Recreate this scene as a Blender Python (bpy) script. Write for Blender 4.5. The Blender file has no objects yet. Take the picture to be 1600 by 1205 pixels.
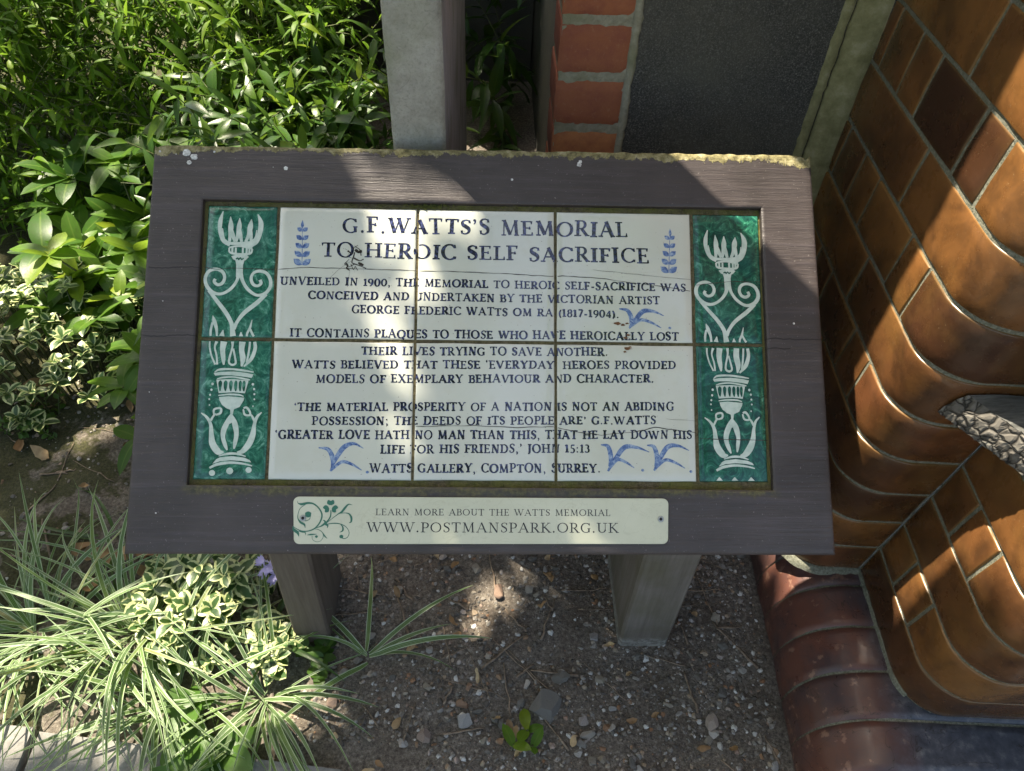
import bpy, bmesh, math, random
import numpy as np
from mathutils import Vector, Matrix, noise
from mathutils.geometry import tessellate_polygon

SC = bpy.context.scene
COL = SC.collection
# ------------------------------------------------------------------ camera
cam = bpy.data.cameras.new('camera')
cam.sensor_width = 36.0
cam.lens = 26.1
cam.clip_start = 0.02
cam.clip_end = 200
co = bpy.data.objects.new('camera', cam)
COL.objects.link(co)
cr = Vector((.9993, -.0173, .0330)).normalized()
cf = Vector((.0360, .6794, -.7328)).normalized()
cu = cr.cross(cf).normalized()
cr = cf.cross(cu).normalized()
CAM = Vector((0.0, -.5947, 1.1808))
co.matrix_world = Matrix(((cr.x, cu.x, -cf.x, CAM.x), (cr.y, cu.y, -cf.y, CAM.y), (cr.z, cu.z, -cf.z, CAM.z), (0, 0, 0, 1)))
SC.camera = co
# ------------------------------------------------------------------ sky and sun
SUN_EL = math.radians(59.0)
SUN_H = (-.776, .631)
S = np.array([SUN_H[0]*math.cos(SUN_EL), SUN_H[1]*math.cos(SUN_EL), math.sin(SUN_EL)])
w = bpy.data.worlds.new('World')
SC.world = w
w.use_nodes = True
sky = w.node_tree.nodes.new('ShaderNodeTexSky')
sky.sky_type = 'NISHITA'
sky.sun_disc = False
sky.sun_elevation = SUN_EL
sky.sun_rotation = math.atan2(SUN_H[0], SUN_H[1])
sky.air_density = 1.0
sky.dust_density = 2.5
sky.ozone_density = 0.6
bg = w.node_tree.nodes['Background']
bg.inputs[1].default_value = 0.125
w.node_tree.links.new(sky.outputs[0], bg.inputs[0])
sl = bpy.data.lights.new('sun', 'SUN')
sl.energy = 4.8
sl.angle = math.radians(.53)
sl.color = (1.0, .95, .87)
so = bpy.data.objects.new('sun', sl)
COL.objects.link(so)
so.rotation_euler = Vector(S).to_track_quat('Z', 'Y').to_euler()
SC.view_settings.view_transform = 'Standard'
SC.view_settings.look = 'None'
SC.view_settings.exposure = 1.68
SC.view_settings.use_white_balance = True
SC.view_settings.white_balance_temperature = 7450
SC.view_settings.white_balance_tint = 9
SC.view_settings.gamma = 1.0
SC.view_settings.use_curve_mapping = False

rng = np.random.default_rng(7)
random.seed(7)
TILT = .6218
CT, ST = math.cos(TILT), math.sin(TILT)
BZ = .61                                   # height of the middle of the board

# ------------------------------------------------------------------ helpers
class M:
    """collects geometry for one mesh object"""
    world = False
    def __init__(s):
        s.v = []; s.f = []; s.m = []; s.a = []; s.n = 0
    def add(s, vs, fs, mat=0, attr=None):
        vs = np.asarray(vs, float)
        b = s.n
        s.v.append(vs); s.n += len(vs)
        if attr is None: attr = np.zeros((len(vs), 3))
        s.a.append(np.asarray(attr, float))
        for f in fs:
            s.f.append([i+b for i in f]); s.m.append(mat)
    def grid(s, P, mat=0, attr=None, flip=False):
        P = np.asarray(P, float); h, w_ = P.shape[:2]
        fs = []
        for i in range(h-1):
            for j in range(w_-1):
                q = [i*w_+j, i*w_+j+1, (i+1)*w_+j+1, (i+1)*w_+j]
                fs.append(q[::-1] if flip else q)
        s.add(P.reshape(-1, 3), fs, mat, None if attr is None else np.asarray(attr, float).reshape(-1, 3))
    def box(s, lo, hi, mat=0, bevel=0.0, attr=None):
        x0, y0, z0 = lo; x1, y1, z1 = hi
        if bevel <= 0:
            vs = [(x0,y0,z0),(x1,y0,z0),(x1,y1,z0),(x0,y1,z0),(x0,y0,z1),(x1,y0,z1),(x1,y1,z1),(x0,y1,z1)]
            fs = [(0,3,2,1),(4,5,6,7),(0,1,5,4),(1,2,6,5),(2,3,7,6),(3,0,4,7)]
            s.add(vs, fs, mat, None if attr is None else [attr]*8); return
        bm = bmesh.new()
        bmesh.ops.create_cube(bm, size=1)
        for v in bm.verts:
            v.co = ((x0+x1)/2+v.co.x*(x1-x0), (y0+y1)/2+v.co.y*(y1-y0), (z0+z1)/2+v.co.z*(z1-z0))
        bmesh.ops.bevel(bm, geom=bm.edges[:], offset=bevel, segments=2, profile=.5, affect='EDGES')
        bm.verts.ensure_lookup_table()
        vs = [v.co[:] for v in bm.verts]; fs = [[v.index for v in f.verts] for f in bm.faces]
        bm.free()
        s.add(vs, fs, mat, None if attr is None else [attr]*len(vs))
    def tube(s, pts, rad, n=6, mat=0, attr=None):
        pts = [Vector(p) for p in pts]
        rings = []
        for i, p in enumerate(pts):
            d = (pts[min(i+1, len(pts)-1)]-pts[max(i-1, 0)]).normalized()
            a = d.orthogonal().normalized() if i == 0 else (a - d*a.dot(d)).normalized()
            b = d.cross(a)
            r = rad[i] if hasattr(rad, '__len__') else rad
            rings.append([p+(a*math.cos(k*2*math.pi/n)+b*math.sin(k*2*math.pi/n))*r for k in range(n)])
        vs = [v[:] for rg in rings for v in rg]
        fs = []
        for i in range(len(pts)-1):
            for k in range(n):
                fs.append((i*n+k, i*n+(k+1) % n, (i+1)*n+(k+1) % n, (i+1)*n+k))
        fs.append(tuple(range(n))[::-1]); fs.append(tuple((len(pts)-1)*n+k for k in range(n)))
        s.add(vs, fs, mat, None if attr is None else [attr]*len(vs))
    def build(s, name, mats, parent=None, smooth=True, loc=None, rot=None):
        me = bpy.data.meshes.new(name)
        V = np.concatenate(s.v) if s.v else np.zeros((0, 3))
        me.from_pydata(V.tolist(), [], s.f)
        if not isinstance(mats, (list, tuple)): mats = [mats]
        for m_ in mats: me.materials.append(m_)
        if len(mats) > 1: me.polygons.foreach_set('material_index', np.array(s.m, dtype=np.int32))
        me.polygons.foreach_set('use_smooth', np.full(len(s.f), smooth, dtype=bool))
        at = me.attributes.new('lf', 'FLOAT_VECTOR', 'POINT')
        at.data.foreach_set('vector', np.concatenate(s.a).astype(np.float32).ravel())
        me.update()
        o = bpy.data.objects.new(name, me)
        COL.objects.link(o)
        if loc is not None: o.location = loc
        if rot is not None: o.rotation_euler = rot
        if parent is not None:
            o.parent = parent
            if s.world: o.location = -parent.location        # geometry given in world coordinates
        return o

def tag(o, label=None, cat=None, group=None, kind=None):
    if label: o['label'] = label
    if cat: o['category'] = cat
    if group: o['group'] = group
    if kind: o['kind'] = kind
    return o
def empty(name, loc, label, cat, group=None):
    o = bpy.data.objects.new(name, None)
    o.empty_display_size = .05
    COL.objects.link(o); o.location = loc
    return tag(o, label, cat, group)

# ------------------------------------------------------------------ material helper
class N:
    def __init__(s, name):
        s.mat = bpy.data.materials.new(name); s.mat.use_nodes = True
        s.t = s.mat.node_tree; s.bsdf = s.t.nodes['Principled BSDF']
        s.out = s.t.nodes['Material Output']
    def new(s, ty, **kw):
        n = s.t.nodes.new(ty)
        for k, v in kw.items(): setattr(n, k, v)
        return n
    def ln(s, a, b): s.t.links.new(a, b)
    def coord(s, scale=(1, 1, 1), kind='Object'):
        tc = s.new('ShaderNodeTexCoord'); mp = s.new('ShaderNodeMapping')
        mp.inputs['Scale'].default_value = scale
        s.ln(tc.outputs[kind], mp.inputs[0]); return mp.outputs[0]
    def noise(s, vec, scale, detail=4, rough=.6, dist=0):
        n = s.new('ShaderNodeTexNoise'); n.inputs['Scale'].default_value = scale
        n.inputs['Detail'].default_value = detail; n.inputs['Roughness'].default_value = rough
        n.inputs['Distortion'].default_value = dist
        if vec is not None: s.ln(vec, n.inputs['Vector'])
        return n.outputs['Fac']
    def vor(s, vec, scale, feature='F1', out='Distance'):
        n = s.new('ShaderNodeTexVoronoi', feature=feature); n.inputs['Scale'].default_value = scale
        s.ln(vec, n.inputs['Vector']); return n.outputs[out]
    def ramp(s, fac, stops, interp='LINEAR'):
        r = s.new('ShaderNodeValToRGB'); e = r.color_ramp.elements; r.color_ramp.interpolation = interp
        while len(e) < len(stops): e.new(.5)
        for x, (p, c) in zip(e, stops):
            x.position = p; x.color = (*c, 1) if hasattr(c, '__len__') else (c, c, c, 1)
        s.ln(fac, r.inputs[0]); return r.outputs[0]
    def mix(s, fac, a, b, blend='MIX'):
        n = s.new('ShaderNodeMix', data_type='RGBA', blend_type=blend)
        for sock, v in ((n.inputs[0], fac), (n.inputs[6], a), (n.inputs[7], b)):
            if hasattr(v, 'links'): s.ln(v, sock)
            elif hasattr(v, '__len__'): sock.default_value = (*v, 1)
            else: sock.default_value = v
        return n.outputs[2]
    def math(s, op, a, b=0.0, c=0.0):
        n = s.new('ShaderNodeMath', operation=op)
        for sock, v in zip(n.inputs, (a, b, c)):
            if hasattr(v, 'links'): s.ln(v, sock)
            else: sock.default_value = v
        return n.outputs[0]
    def lf(s):
        a = s.new('ShaderNodeAttribute', attribute_name='lf'); sp = s.new('ShaderNodeSeparateXYZ')
        s.ln(a.outputs['Vector'], sp.inputs[0]); return sp.outputs
    def sep(s, v):
        sp = s.new('ShaderNodeSeparateXYZ'); s.ln(v, sp.inputs[0]); return sp.outputs
    def bump(s, h, strength=.3, dist=.002, base=None):
        b = s.new('ShaderNodeBump'); b.inputs['Strength'].default_value = strength
        b.inputs['Distance'].default_value = dist
        s.ln(h, b.inputs['Height'])
        if base is not None: s.ln(base, b.inputs['Normal'])
        return b.outputs[0]
    def fin(s, color, rough=.6, normal=None, spec=.5, coat=0, coat_r=.1, metal=0):
        b = s.bsdf
        for k, v in (('Base Color', color), ('Roughness', rough)):
            if hasattr(v, 'links'): s.ln(v, b.inputs[k])
            elif hasattr(v, '__len__'): b.inputs[k].default_value = (*v, 1)
            else: b.inputs[k].default_value = v
        b.inputs['Specular IOR Level'].default_value = spec
        b.inputs['Coat Weight'].default_value = coat
        b.inputs['Coat Roughness'].default_value = coat_r
        b.inputs['Metallic'].default_value = metal
        if normal is not None:
            s.ln(normal, b.inputs['Normal'])
        return s.mat

def leaf_mat(name, stops, rough=.38, trans=.3, tcol=(.25, .42, .05), margin=None, mid=None, spec=.5, stripes=False):
    n = N(name); a = n.lf(); v = n.coord()
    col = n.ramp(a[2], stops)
    col = n.mix(n.ramp(n.noise(v, 90, 3), [(.35, 0.0), (.75, .45)]), col, (.05, .075, .015))
    ab = n.math('ABSOLUTE', a[0])
    if mid is not None:
        col = n.mix(n.ramp(ab, [(0, .55), (.14, 0.0)]), col, mid)
    if margin is not None:
        edge = n.math('ADD', ab, n.math('MULTIPLY', n.math('SUBTRACT', n.noise(v, 160, 2), .5), .5 if not stripes else .1))
        col = n.mix(n.ramp(edge, [(.50 if not stripes else .60, 0.0), (.62 if not stripes else .72, 1.0)]), col, margin)
        if stripes:
            col = n.mix(n.ramp(ab, [(.16, 0), (.2, .75), (.26, .75), (.3, 0)]), col, margin)
    bp = n.bump(n.noise(v, 220, 2), .15, .002)
    n.fin(col, rough, bp, spec)
    tr = n.new('ShaderNodeBsdfTranslucent')
    n.ln(n.mix(.6, col, tcol), tr.inputs[0])
    ms = n.new('ShaderNodeMixShader'); ms.inputs[0].default_value = trans
    n.ln(n.bsdf.outputs[0], ms.inputs[1]); n.ln(tr.outputs[0], ms.inputs[2])
    n.ln(ms.outputs[0], n.out.inputs[0])
    return n.mat

MAT = {}
def mats():
    # dark purple-brown painted timber with bare lichened top edge
    n = N('painted_timber'); v = n.coord(); p = n.sep(v)
    g = n.noise(n.coord((6, 130, 60)), 1.0, 6, .7)
    g2 = n.noise(n.coord((30, 300, 60)), 1.0, 4, .7)
    big = n.noise(v, 9, 4)
    col = n.mix(n.ramp(big, [(.35, 0), (.7, 1)]), (.038, .031, .030), (.062, .051, .051))
    col = n.mix(n.ramp(g, [(.52, 0), (.72, .65)]), col, (.088, .073, .080))
    col = n.mix(n.ramp(n.noise(n.coord((14, 60, 60)), 1.0, 5, .7), [(.55, 0), (.75, .55)]), col, (.024, .019, .021))
    col = n.mix(n.ramp(n.noise(v, 420, 2), [(.69, 0), (.74, .7)]), col, (.22, .20, .19))
    # bare weathered strip along the top edge and at the two upper corners
    x_abs = n.math('ABSOLUTE', p[0])
    corner = n.math('MULTIPLY', n.math('MAXIMUM', n.math('SUBTRACT', x_abs, .33), 0.0), .18)
    lim = n.math('ADD', n.math('ADD', n.math('SUBTRACT', p[1], .2125), corner), n.math('MULTIPLY', n.math('SUBTRACT', n.noise(n.coord((1, .6, 1)), 70, 5, .7), .5), .028))
    bare = n.ramp(n.math('MULTIPLY', lim, 100.0), [(0.0, 0.0), (.12, 1.0)])
    lich = n.ramp(n.noise(v, 130, 4, .7), [(.3, (.06, .05, .022)), (.5, (.21, .185, .085)), (.72, (.40, .36, .22))])
    col = n.mix(bare, col, lich)
    # moss and grime along the lower edge of the recess
    r = n.math('MULTIPLY', n.math('SUBTRACT', .0085, n.math('ABSOLUTE', n.math('ADD', p[1], .164))), 120.0)
    inx = n.ramp(x_abs, [(.31, 1.0), (.325, 0.0)])
    mo = n.math('MULTIPLY', n.ramp(n.math('ADD', r, n.math('MULTIPLY', n.math('SUBTRACT', n.noise(v, 60, 4), .5), 2.4)), [(.2, 0), (1, .9)]), inx)
    col = n.mix(mo, col, n.ramp(n.noise(v, 240, 3), [(.35, (.03, .028, .012)), (.65, (.11, .10, .035))]))
    # two splits in the timber
    for (y0, lo, hi) in ((.078, -.37, -.305), (.002, -.4, -.3), (.006, .31, .385), (-.005, .312, .34)):
        wob = n.math('MULTIPLY', n.math('SUBTRACT', n.noise(n.coord((1, 0, 0)), 35, 3), .5), .008)
        d = n.math('ABSOLUTE', n.math('SUBTRACT', p[1], n.math('ADD', wob, y0)))
        ins = n.math('MULTIPLY', n.math('GREATER_THAN', p[0], lo), n.math('LESS_THAN', p[0], hi))
        k = n.math('MULTIPLY', n.ramp(n.math('MULTIPLY', d, 1000.0), [(.3, 1.0), (.9, 0.0)]), ins)
        col = n.mix(k, col, (.008, .006, .007))
    h = n.math('ADD', n.math('MULTIPLY', g, 1.0), n.math('MULTIPLY', g2, .5))
    h = n.math('ADD', h, n.math('MULTIPLY', bare, n.noise(v, 160, 3)))
    bp = n.bump(h, .8, .0018)
    bp = n.bump(n.noise(v, 500, 3), .25, .0006, bp)
    rg = n.ramp(n.noise(v, 40, 3), [(.3, .36), (.7, .5)])
    MAT['timber'] = n.fin(col, n.mix(bare, rg, (.9, .9, .9)), bp, .5)
    # grout
    n = N('mossy_grout'); v = n.coord()
    c = n.ramp(n.noise(v, 260, 4, .7), [(.3, (.035, .027, .013)), (.5, (.105, .085, .045)), (.75, (.19, .155, .09))])
    p = n.sep(v); per = n.ramp(n.math('MAXIMUM', n.math('DIVIDE', n.math('ABSOLUTE', p[0]), .312), n.math('DIVIDE', n.math('ABSOLUTE', p[1]), .1525)), [(.985, .25), (1.0, 1.0)])
    c = n.mix(n.math('MULTIPLY', per, n.ramp(n.noise(v, 26, 4), [(.40, 0), (.60, .85)])), c, (.13, .13, .03))
    MAT['grout'] = n.fin(c, .95, n.bump(n.noise(v, 500, 3), .9, .002))
    # white glazed tile
    n = N('white_glaze'); v = n.coord()
    c = n.mix(n.ramp(n.noise(v, 7, 4), [(.35, 0), (.7, 1)]), (.565, .58, .505), (.625, .64, .57))
    c = n.mix(n.ramp(n.noise(v, 30, 5, .7), [(.52, 0), (.75, .3)]), c, (.50, .47, .34))
    c = n.mix(n.ramp(n.noise(v, 330, 2), [(.715, 0), (.745, .75)]), c, (.19, .15, .11))
    bp = n.bump(n.noise(v, 30, 2), .10, .002)
    bp = n.bump(n.noise(v, 260, 2), .03, .0005, bp)
    MAT['white'] = n.fin(c, n.ramp(n.noise(v, 60, 3), [(.3, .06), (.7, .13)]), bp, .85)
    n = N('tile_edge'); v = n.coord()
    MAT['edge'] = n.fin(n.ramp(n.noise(v, 200, 3), [(.3, (.20, .12, .06)), (.7, (.42, .34, .22))]), .7)
    # green brushed glaze
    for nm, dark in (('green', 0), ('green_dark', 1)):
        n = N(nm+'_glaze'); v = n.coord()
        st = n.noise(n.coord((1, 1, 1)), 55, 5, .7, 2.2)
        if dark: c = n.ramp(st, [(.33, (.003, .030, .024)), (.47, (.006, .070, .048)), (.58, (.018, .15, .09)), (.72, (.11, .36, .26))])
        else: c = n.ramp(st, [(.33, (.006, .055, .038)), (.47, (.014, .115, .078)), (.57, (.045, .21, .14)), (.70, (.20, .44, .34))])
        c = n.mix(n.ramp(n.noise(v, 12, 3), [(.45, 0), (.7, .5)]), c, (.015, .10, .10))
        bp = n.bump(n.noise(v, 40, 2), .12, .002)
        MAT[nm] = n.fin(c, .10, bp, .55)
    n = N('pale_painted_glaze'); v = n.coord()
    MAT['pale'] = n.fin(n.ramp(n.noise(v, 90, 4), [(.3, (.42, .53, .46)), (.6, (.60, .68, .61))]), .12, None, .5)
    n = N('black_lettering'); v = n.coord()
    c = n.ramp(n.noise(v, 240, 3, .6), [(.32, (.008, .009, .017)), (.5, (.016, .019, .048)), (.70, (.085, .105, .24))])
    MAT['ink'] = n.fin(c, .09, None, .85)
    n = N('blue_brushwork'); v = n.coord()
    c = n.ramp(n.noise(n.coord((1, 1, 1)), 180, 3, .6, 1.0), [(.30, (.035, .07, .22)), (.5, (.13, .21, .40)), (.68, (.36, .45, .56))])
    MAT['blue'] = n.fin(c, .13, None, .5)
    n = N('dark_crack'); v = n.coord()
    MAT['crack'] = n.fin(n.ramp(n.noise(v, 150, 3), [(.4, (.015, .012, .010)), (.7, (.09, .075, .055))]), .9)
    n = N('rusty_chip'); v = n.coord()
    MAT['chip'] = n.fin(n.ramp(n.noise(v, 300, 3), [(.4, (.10, .04, .012)), (.7, (.26, .12, .045))]), .8)
    n = N('cream_plate'); v = n.coord()
    c = n.mix(n.ramp(n.noise(v, 14, 4), [(.4, 0), (.7, 1)]), (.54, .55, .42), (.60, .61, .48))
    vein = n.math('ABSOLUTE', n.math('SUBTRACT', n.noise(v, 28, 3, .5, 1.5), .5))
    c = n.mix(n.ramp(vein, [(.0, .22), (.012, 0)]), c, (.36, .36, .25))
    c = n.mix(n.ramp(n.noise(v, 90, 4), [(.62, 0), (.8, .35)]), c, (.33, .30, .2))
    MAT['plate'] = n.fin(c, .33, n.bump(n.noise(v, 120, 2), .04, .001), .4)
    MAT['plate_ink'] = N('plate_ink').fin((.018, .020, .028), .4)
    MAT['plate_green'] = N('plate_green').fin((.028, .15, .10), .4)
    MAT['metal'] = N('grey_screw').fin((.42, .42, .40), .4, None, .5, metal=.8)
    MAT['hole'] = N('dark_recess').fin((.012, .011, .010), .7)
    n = N('white_splash'); v = n.coord()
    MAT['splash'] = n.fin(n.ramp(n.noise(v, 300, 3), [(.35, (.36, .36, .35)), (.6, (.72, .72, .70))]), .7, n.bump(n.noise(v, 400, 2), .6, .001))
    n = N('bright_moss'); v = n.coord()
    MAT['moss'] = n.fin(n.ramp(n.noise(v, 200, 3), [(.3, (.035, .045, .008)), (.7, (.16, .17, .035))]), .95)
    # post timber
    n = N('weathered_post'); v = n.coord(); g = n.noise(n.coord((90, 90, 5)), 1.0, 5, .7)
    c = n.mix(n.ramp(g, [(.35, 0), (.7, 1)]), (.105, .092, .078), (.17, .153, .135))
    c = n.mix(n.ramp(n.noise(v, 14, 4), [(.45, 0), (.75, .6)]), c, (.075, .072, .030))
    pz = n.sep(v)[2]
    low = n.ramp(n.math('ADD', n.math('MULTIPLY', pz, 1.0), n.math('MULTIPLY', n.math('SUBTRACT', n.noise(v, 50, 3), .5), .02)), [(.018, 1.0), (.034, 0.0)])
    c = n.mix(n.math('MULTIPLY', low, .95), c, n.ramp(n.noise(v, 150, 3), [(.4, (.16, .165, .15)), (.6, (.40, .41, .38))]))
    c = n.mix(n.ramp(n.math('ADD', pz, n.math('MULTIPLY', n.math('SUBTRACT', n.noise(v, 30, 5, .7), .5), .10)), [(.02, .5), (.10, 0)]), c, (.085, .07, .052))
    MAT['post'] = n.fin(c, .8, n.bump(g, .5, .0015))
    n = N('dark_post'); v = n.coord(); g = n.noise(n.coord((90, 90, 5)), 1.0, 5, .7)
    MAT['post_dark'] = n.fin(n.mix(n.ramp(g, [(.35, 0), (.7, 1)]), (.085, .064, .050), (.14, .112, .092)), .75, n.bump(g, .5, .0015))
    # concrete slab
    n = N('grey_stone'); v = n.coord()
    c = n.ramp(n.noise(v, 22, 6, .75), [(.3, (.20, .195, .165)), (.5, (.32, .315, .275)), (.72, (.42, .415, .37))])
    c = n.mix(n.ramp(n.noise(v, 300, 3, .7), [(.5, 0), (.72, .5)]), c, (.15, .145, .12))
    c = n.mix(n.ramp(n.noise(v, 10, 4), [(.5, 0), (.75, .55)]), c, (.17, .19, .09))
    crk = n.math('ABSOLUTE', n.math('SUBTRACT', n.noise(v, 16, 3, .5, .8), .5))
    c = n.mix(n.ramp(crk, [(0, .25), (.004, 0)]), c, (.07, .07, .055))
    MAT['stone'] = n.fin(c, .9, n.bump(n.noise(v, 260, 5, .75), .7, .002))
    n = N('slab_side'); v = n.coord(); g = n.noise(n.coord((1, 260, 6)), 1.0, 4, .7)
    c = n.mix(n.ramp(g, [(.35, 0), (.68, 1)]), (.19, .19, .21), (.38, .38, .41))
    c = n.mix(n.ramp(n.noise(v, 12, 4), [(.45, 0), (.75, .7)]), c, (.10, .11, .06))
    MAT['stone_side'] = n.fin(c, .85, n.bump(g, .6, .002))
    # black slate panel
    n = N('black_stone'); v = n.coord()
    c = n.ramp(n.noise(v, 480, 4, .8), [(.35, (.016, .016, .015)), (.54, (.062, .062, .055)), (.70, (.24, .24, .21))])
    c = n.mix(n.ramp(n.noise(v, 9, 4), [(.38, 0), (.68, .65)]), c, (.10, .098, .075))
    MAT['slate'] = n.fin(c, .75, n.bump(n.noise(v, 380, 4, .8), .8, .0015))
    n = N('cement_fillet'); v = n.coord()
    c = n.ramp(n.noise(v, 45, 5, .7), [(.3, (.13, .125, .055)), (.55, (.23, .22, .11)), (.75, (.33, .315, .20))])
    MAT['cement'] = n.fin(c, .95, n.bump(n.noise(v, 200, 4), .6, .0015))
    # red brick
    n = N('red_brick'); a = n.lf(); v = n.coord()
    c = n.ramp(a[2], [(0, (.27, .092, .048)), (.4, (.35, .12, .055)), (.7, (.47, .19, .075)), (1, (.32, .10, .050))])
    c = n.mix(n.ramp(n.noise(v, 40, 5, .7), [(.4, 0), (.75, .75)]), c, (.22, .062, .045))
    c = n.mix(n.ramp(n.noise(v, 200, 3), [(.6, 0), (.78, .5)]), c, (.42, .22, .12))
    MAT['brick'] = n.fin(c, .9, n.bump(n.noise(v, 190, 5, .75), .75, .002))
    n = N('pale_mortar'); v = n.coord()
    c = n.ramp(n.noise(v, 80, 5, .7), [(.3, (.20, .19, .13)), (.7, (.36, .35, .265))])
    c = n.mix(n.ramp(n.noise(v, 14, 3), [(.45, 0), (.7, .6)]), c, (.17, .18, .085))
    MAT['mortar'] = n.fin(c, .95, n.bump(n.noise(v, 320, 4), .8, .0015))
    # brown glazed faience
    n = N('amber_glaze'); a = n.lf(); v = n.coord()
    c = n.ramp(a[2], [(0, (.050, .022, .012)), (.35, (.145, .062, .022)), (.7, (.225, .100, .030)), (1, (.125, .048, .021))])
    c = n.mix(n.ramp(n.noise(v, 13, 5, .65, .5), [(.38, .7), (.60, 0)]), c, (.036, .018, .009))
    c = n.mix(n.ramp(n.noise(v, 6, 4), [(.5, 0), (.72, .45)]), c, (.25, .125, .034))
    c = n.mix(n.ramp(n.noise(v, 33, 4), [(.62, 0), (.74, .4)]), c, (.035, .015, .008))
    c = n.mix(n.ramp(a[0], [(.25, 0), (1.0, .45)]), c, (.28, .17, .05))          # thin glaze on the arrises
    c = n.mix(n.ramp(n.noise(v, 420, 2), [(.72, 0), (.75, .5)]), c, (.5, .4, .25))
    cz = n.vor(v, 95, 'DISTANCE_TO_EDGE')
    c = n.mix(n.math('MULTIPLY', n.ramp(cz, [(0, .55), (.02, 0)]), n.ramp(n.noise(v, 12, 3), [(.5, 0), (.62, 1)])), c, (.03, .016, .010))
    bp = n.bump(n.noise(v, 28, 3), .22, .003)
    bp = n.bump(n.noise(v, 330, 2), .05, .0006, bp)
    MAT['amber'] = n.fin(c, n.ramp(n.noise(v, 30, 4), [(.3, .18), (.7, .42)]), bp, .5)
    n = N('glazed_wall_mortar'); v = n.coord()
    c = n.ramp(n.noise(v, 300, 4, .7), [(.3, (.075, .08, .055)), (.5, (.155, .16, .12)), (.75, (.29, .29, .245))])
    MAT['wmortar'] = n.fin(c, .95, n.bump(n.noise(v, 420, 3), .9, .0015))
    n = N('oxblood_plinth'); a = n.lf(); v = n.coord()
    c = n.ramp(a[2], [(0, (.095, .044, .033)), (.5, (.145, .058, .041)), (1, (.085, .046, .038))])
    c = n.mix(n.ramp(n.noise(v, 15, 5, .65), [(.42, 0), (.66, .85)]), c, (.058, .042, .046))
    c = n.mix(n.ramp(n.noise(v, 48, 4), [(.60, 0), (.66, .7)]), c, (.27, .15, .105))
    c = n.mix(a[0], c, n.ramp(n.noise(v, 60, 5, .7), [(.3, (.022, .026, .036)), (.55, (.058, .063, .078)), (.75, (.16, .16, .16))]))
    ck = n.math('ABSOLUTE', n.math('SUBTRACT', n.noise(v, 14, 4, .6, .6), .5))
    c = n.mix(n.ramp(ck, [(0, .8), (.005, 0)]), c, (.015, .010, .008))
    bp = n.bump(n.noise(v, 60, 4), .3, .002)
    MAT['plinth'] = n.fin(c, n.ramp(n.noise(v, 40, 4), [(.3, .26), (.7, .52)]), bp, .5)
    # beam
    n = N('grey_weathered_wood'); v = n.coord(); g = n.noise(n.coord((4, 110, 110)), 1.0, 6, .75)
    c = n.ramp(g, [(.3, (.022, .022, .020)), (.48, (.085, .086, .080)), (.68, (.18, .18, .17))])
    MAT['oldwood'] = n.fin(c, .9, n.bump(g, 1.0, .004))
    n = N('end_grain'); v = n.coord(); dv = n.new('ShaderNodeVectorMath', operation='MULTIPLY_ADD'); nz_ = n.new('ShaderNodeTexNoise'); nz_.inputs['Scale'].default_value = 38
    n.ln(v, nz_.inputs['Vector']); n.ln(nz_.outputs['Color'], dv.inputs[0]); dv.inputs[1].default_value = (.012, .012, .012); n.ln(v, dv.inputs[2])
    vo = n.vor(dv.outputs[0], 78, 'DISTANCE_TO_EDGE'); vc = n.vor(dv.outputs[0], 78, 'F1', 'Color')
    c = n.ramp(n.noise(v, 120, 4), [(.3, (.060, .054, .045)), (.55, (.135, .124, .106)), (.8, (.21, .195, .17))])
    c = n.mix(.55, c, n.ramp(n.sep(vc)[0], [(0, (.11, .10, .088)), (1, (.26, .245, .215))]))
    c = n.mix(n.ramp(n.math('ADD', vo, n.math('MULTIPLY', n.noise(v, 60, 2), .12)), [(.07, 1.0), (.17, 0)]), c, (.02, .018, .015))
    MAT['endgrain'] = n.fin(c, .9, n.bump(n.ramp(vo, [(0, 0), (.22, 1)]), .8, .004))
    # ground
    n = N('soil'); v = n.coord(); p = n.sep(v)
    f = n.noise(v, 160, 6, .8)
    c = n.ramp(f, [(.28, (.040, .033, .028)), (.44, (.135, .116, .098)), (.56, (.24, .21, .175)), (.70, (.44, .40, .34))])
    c = n.mix(n.ramp(n.noise(v, 9, 4), [(.4, 0), (.7, .55)]), c, (.095, .066, .045))
    mossx = n.math('SUBTRACT', n.math('MULTIPLY', n.math('ADD', p[0], .55), -4.0), 0.0)
    mm = n.math('ADD', mossx, n.math('MULTIPLY', n.math('SUBTRACT', n.noise(v, 14, 4, .65), .5), 5.0))
    c = n.mix(n.ramp(mm, [(.45, 0), (.8, .8)]), c, n.ramp(n.noise(v, 260, 4, .7), [(.3, (.016, .018, .006)), (.6, (.060, .066, .018)), (.8, (.12, .12, .045))]))
    bp = n.bump(n.noise(v, 300, 5, .8), 1.0, .004)
    MAT['soil'] = n.fin(c, .95, bp, .2)
    n = N('loose_stone'); a = n.lf(); v = n.coord()
    c = n.ramp(a[2], [(0, (.07, .06, .05)), (.3, (.17, .15, .125)), (.5, (.26, .24, .215)), (.66, (.34, .28, .20)), (.76, (.27, .13, .06)), (.86, (.40, .39, .37)), (1, (.62, .61, .57))])
    c = n.mix(n.ramp(n.noise(v, 180, 3), [(.4, 0), (.7, .5)]), c, (.07, .058, .045))
    MAT['gravel'] = n.fin(c, .75, n.bump(n.noise(v, 300, 3), .5, .001))
    n = N('flint'); v = n.coord()
    oi = n.new('ShaderNodeObjectInfo')
    c = n.ramp(oi.outputs['Random'], [(0, (.10, .095, .085)), (.3, (.20, .19, .17)), (.55, (.30, .26, .20)), (.75, (.36, .36, .36)), (.9, (.26, .13, .06)), (1, (.52, .50, .46))])
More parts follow.
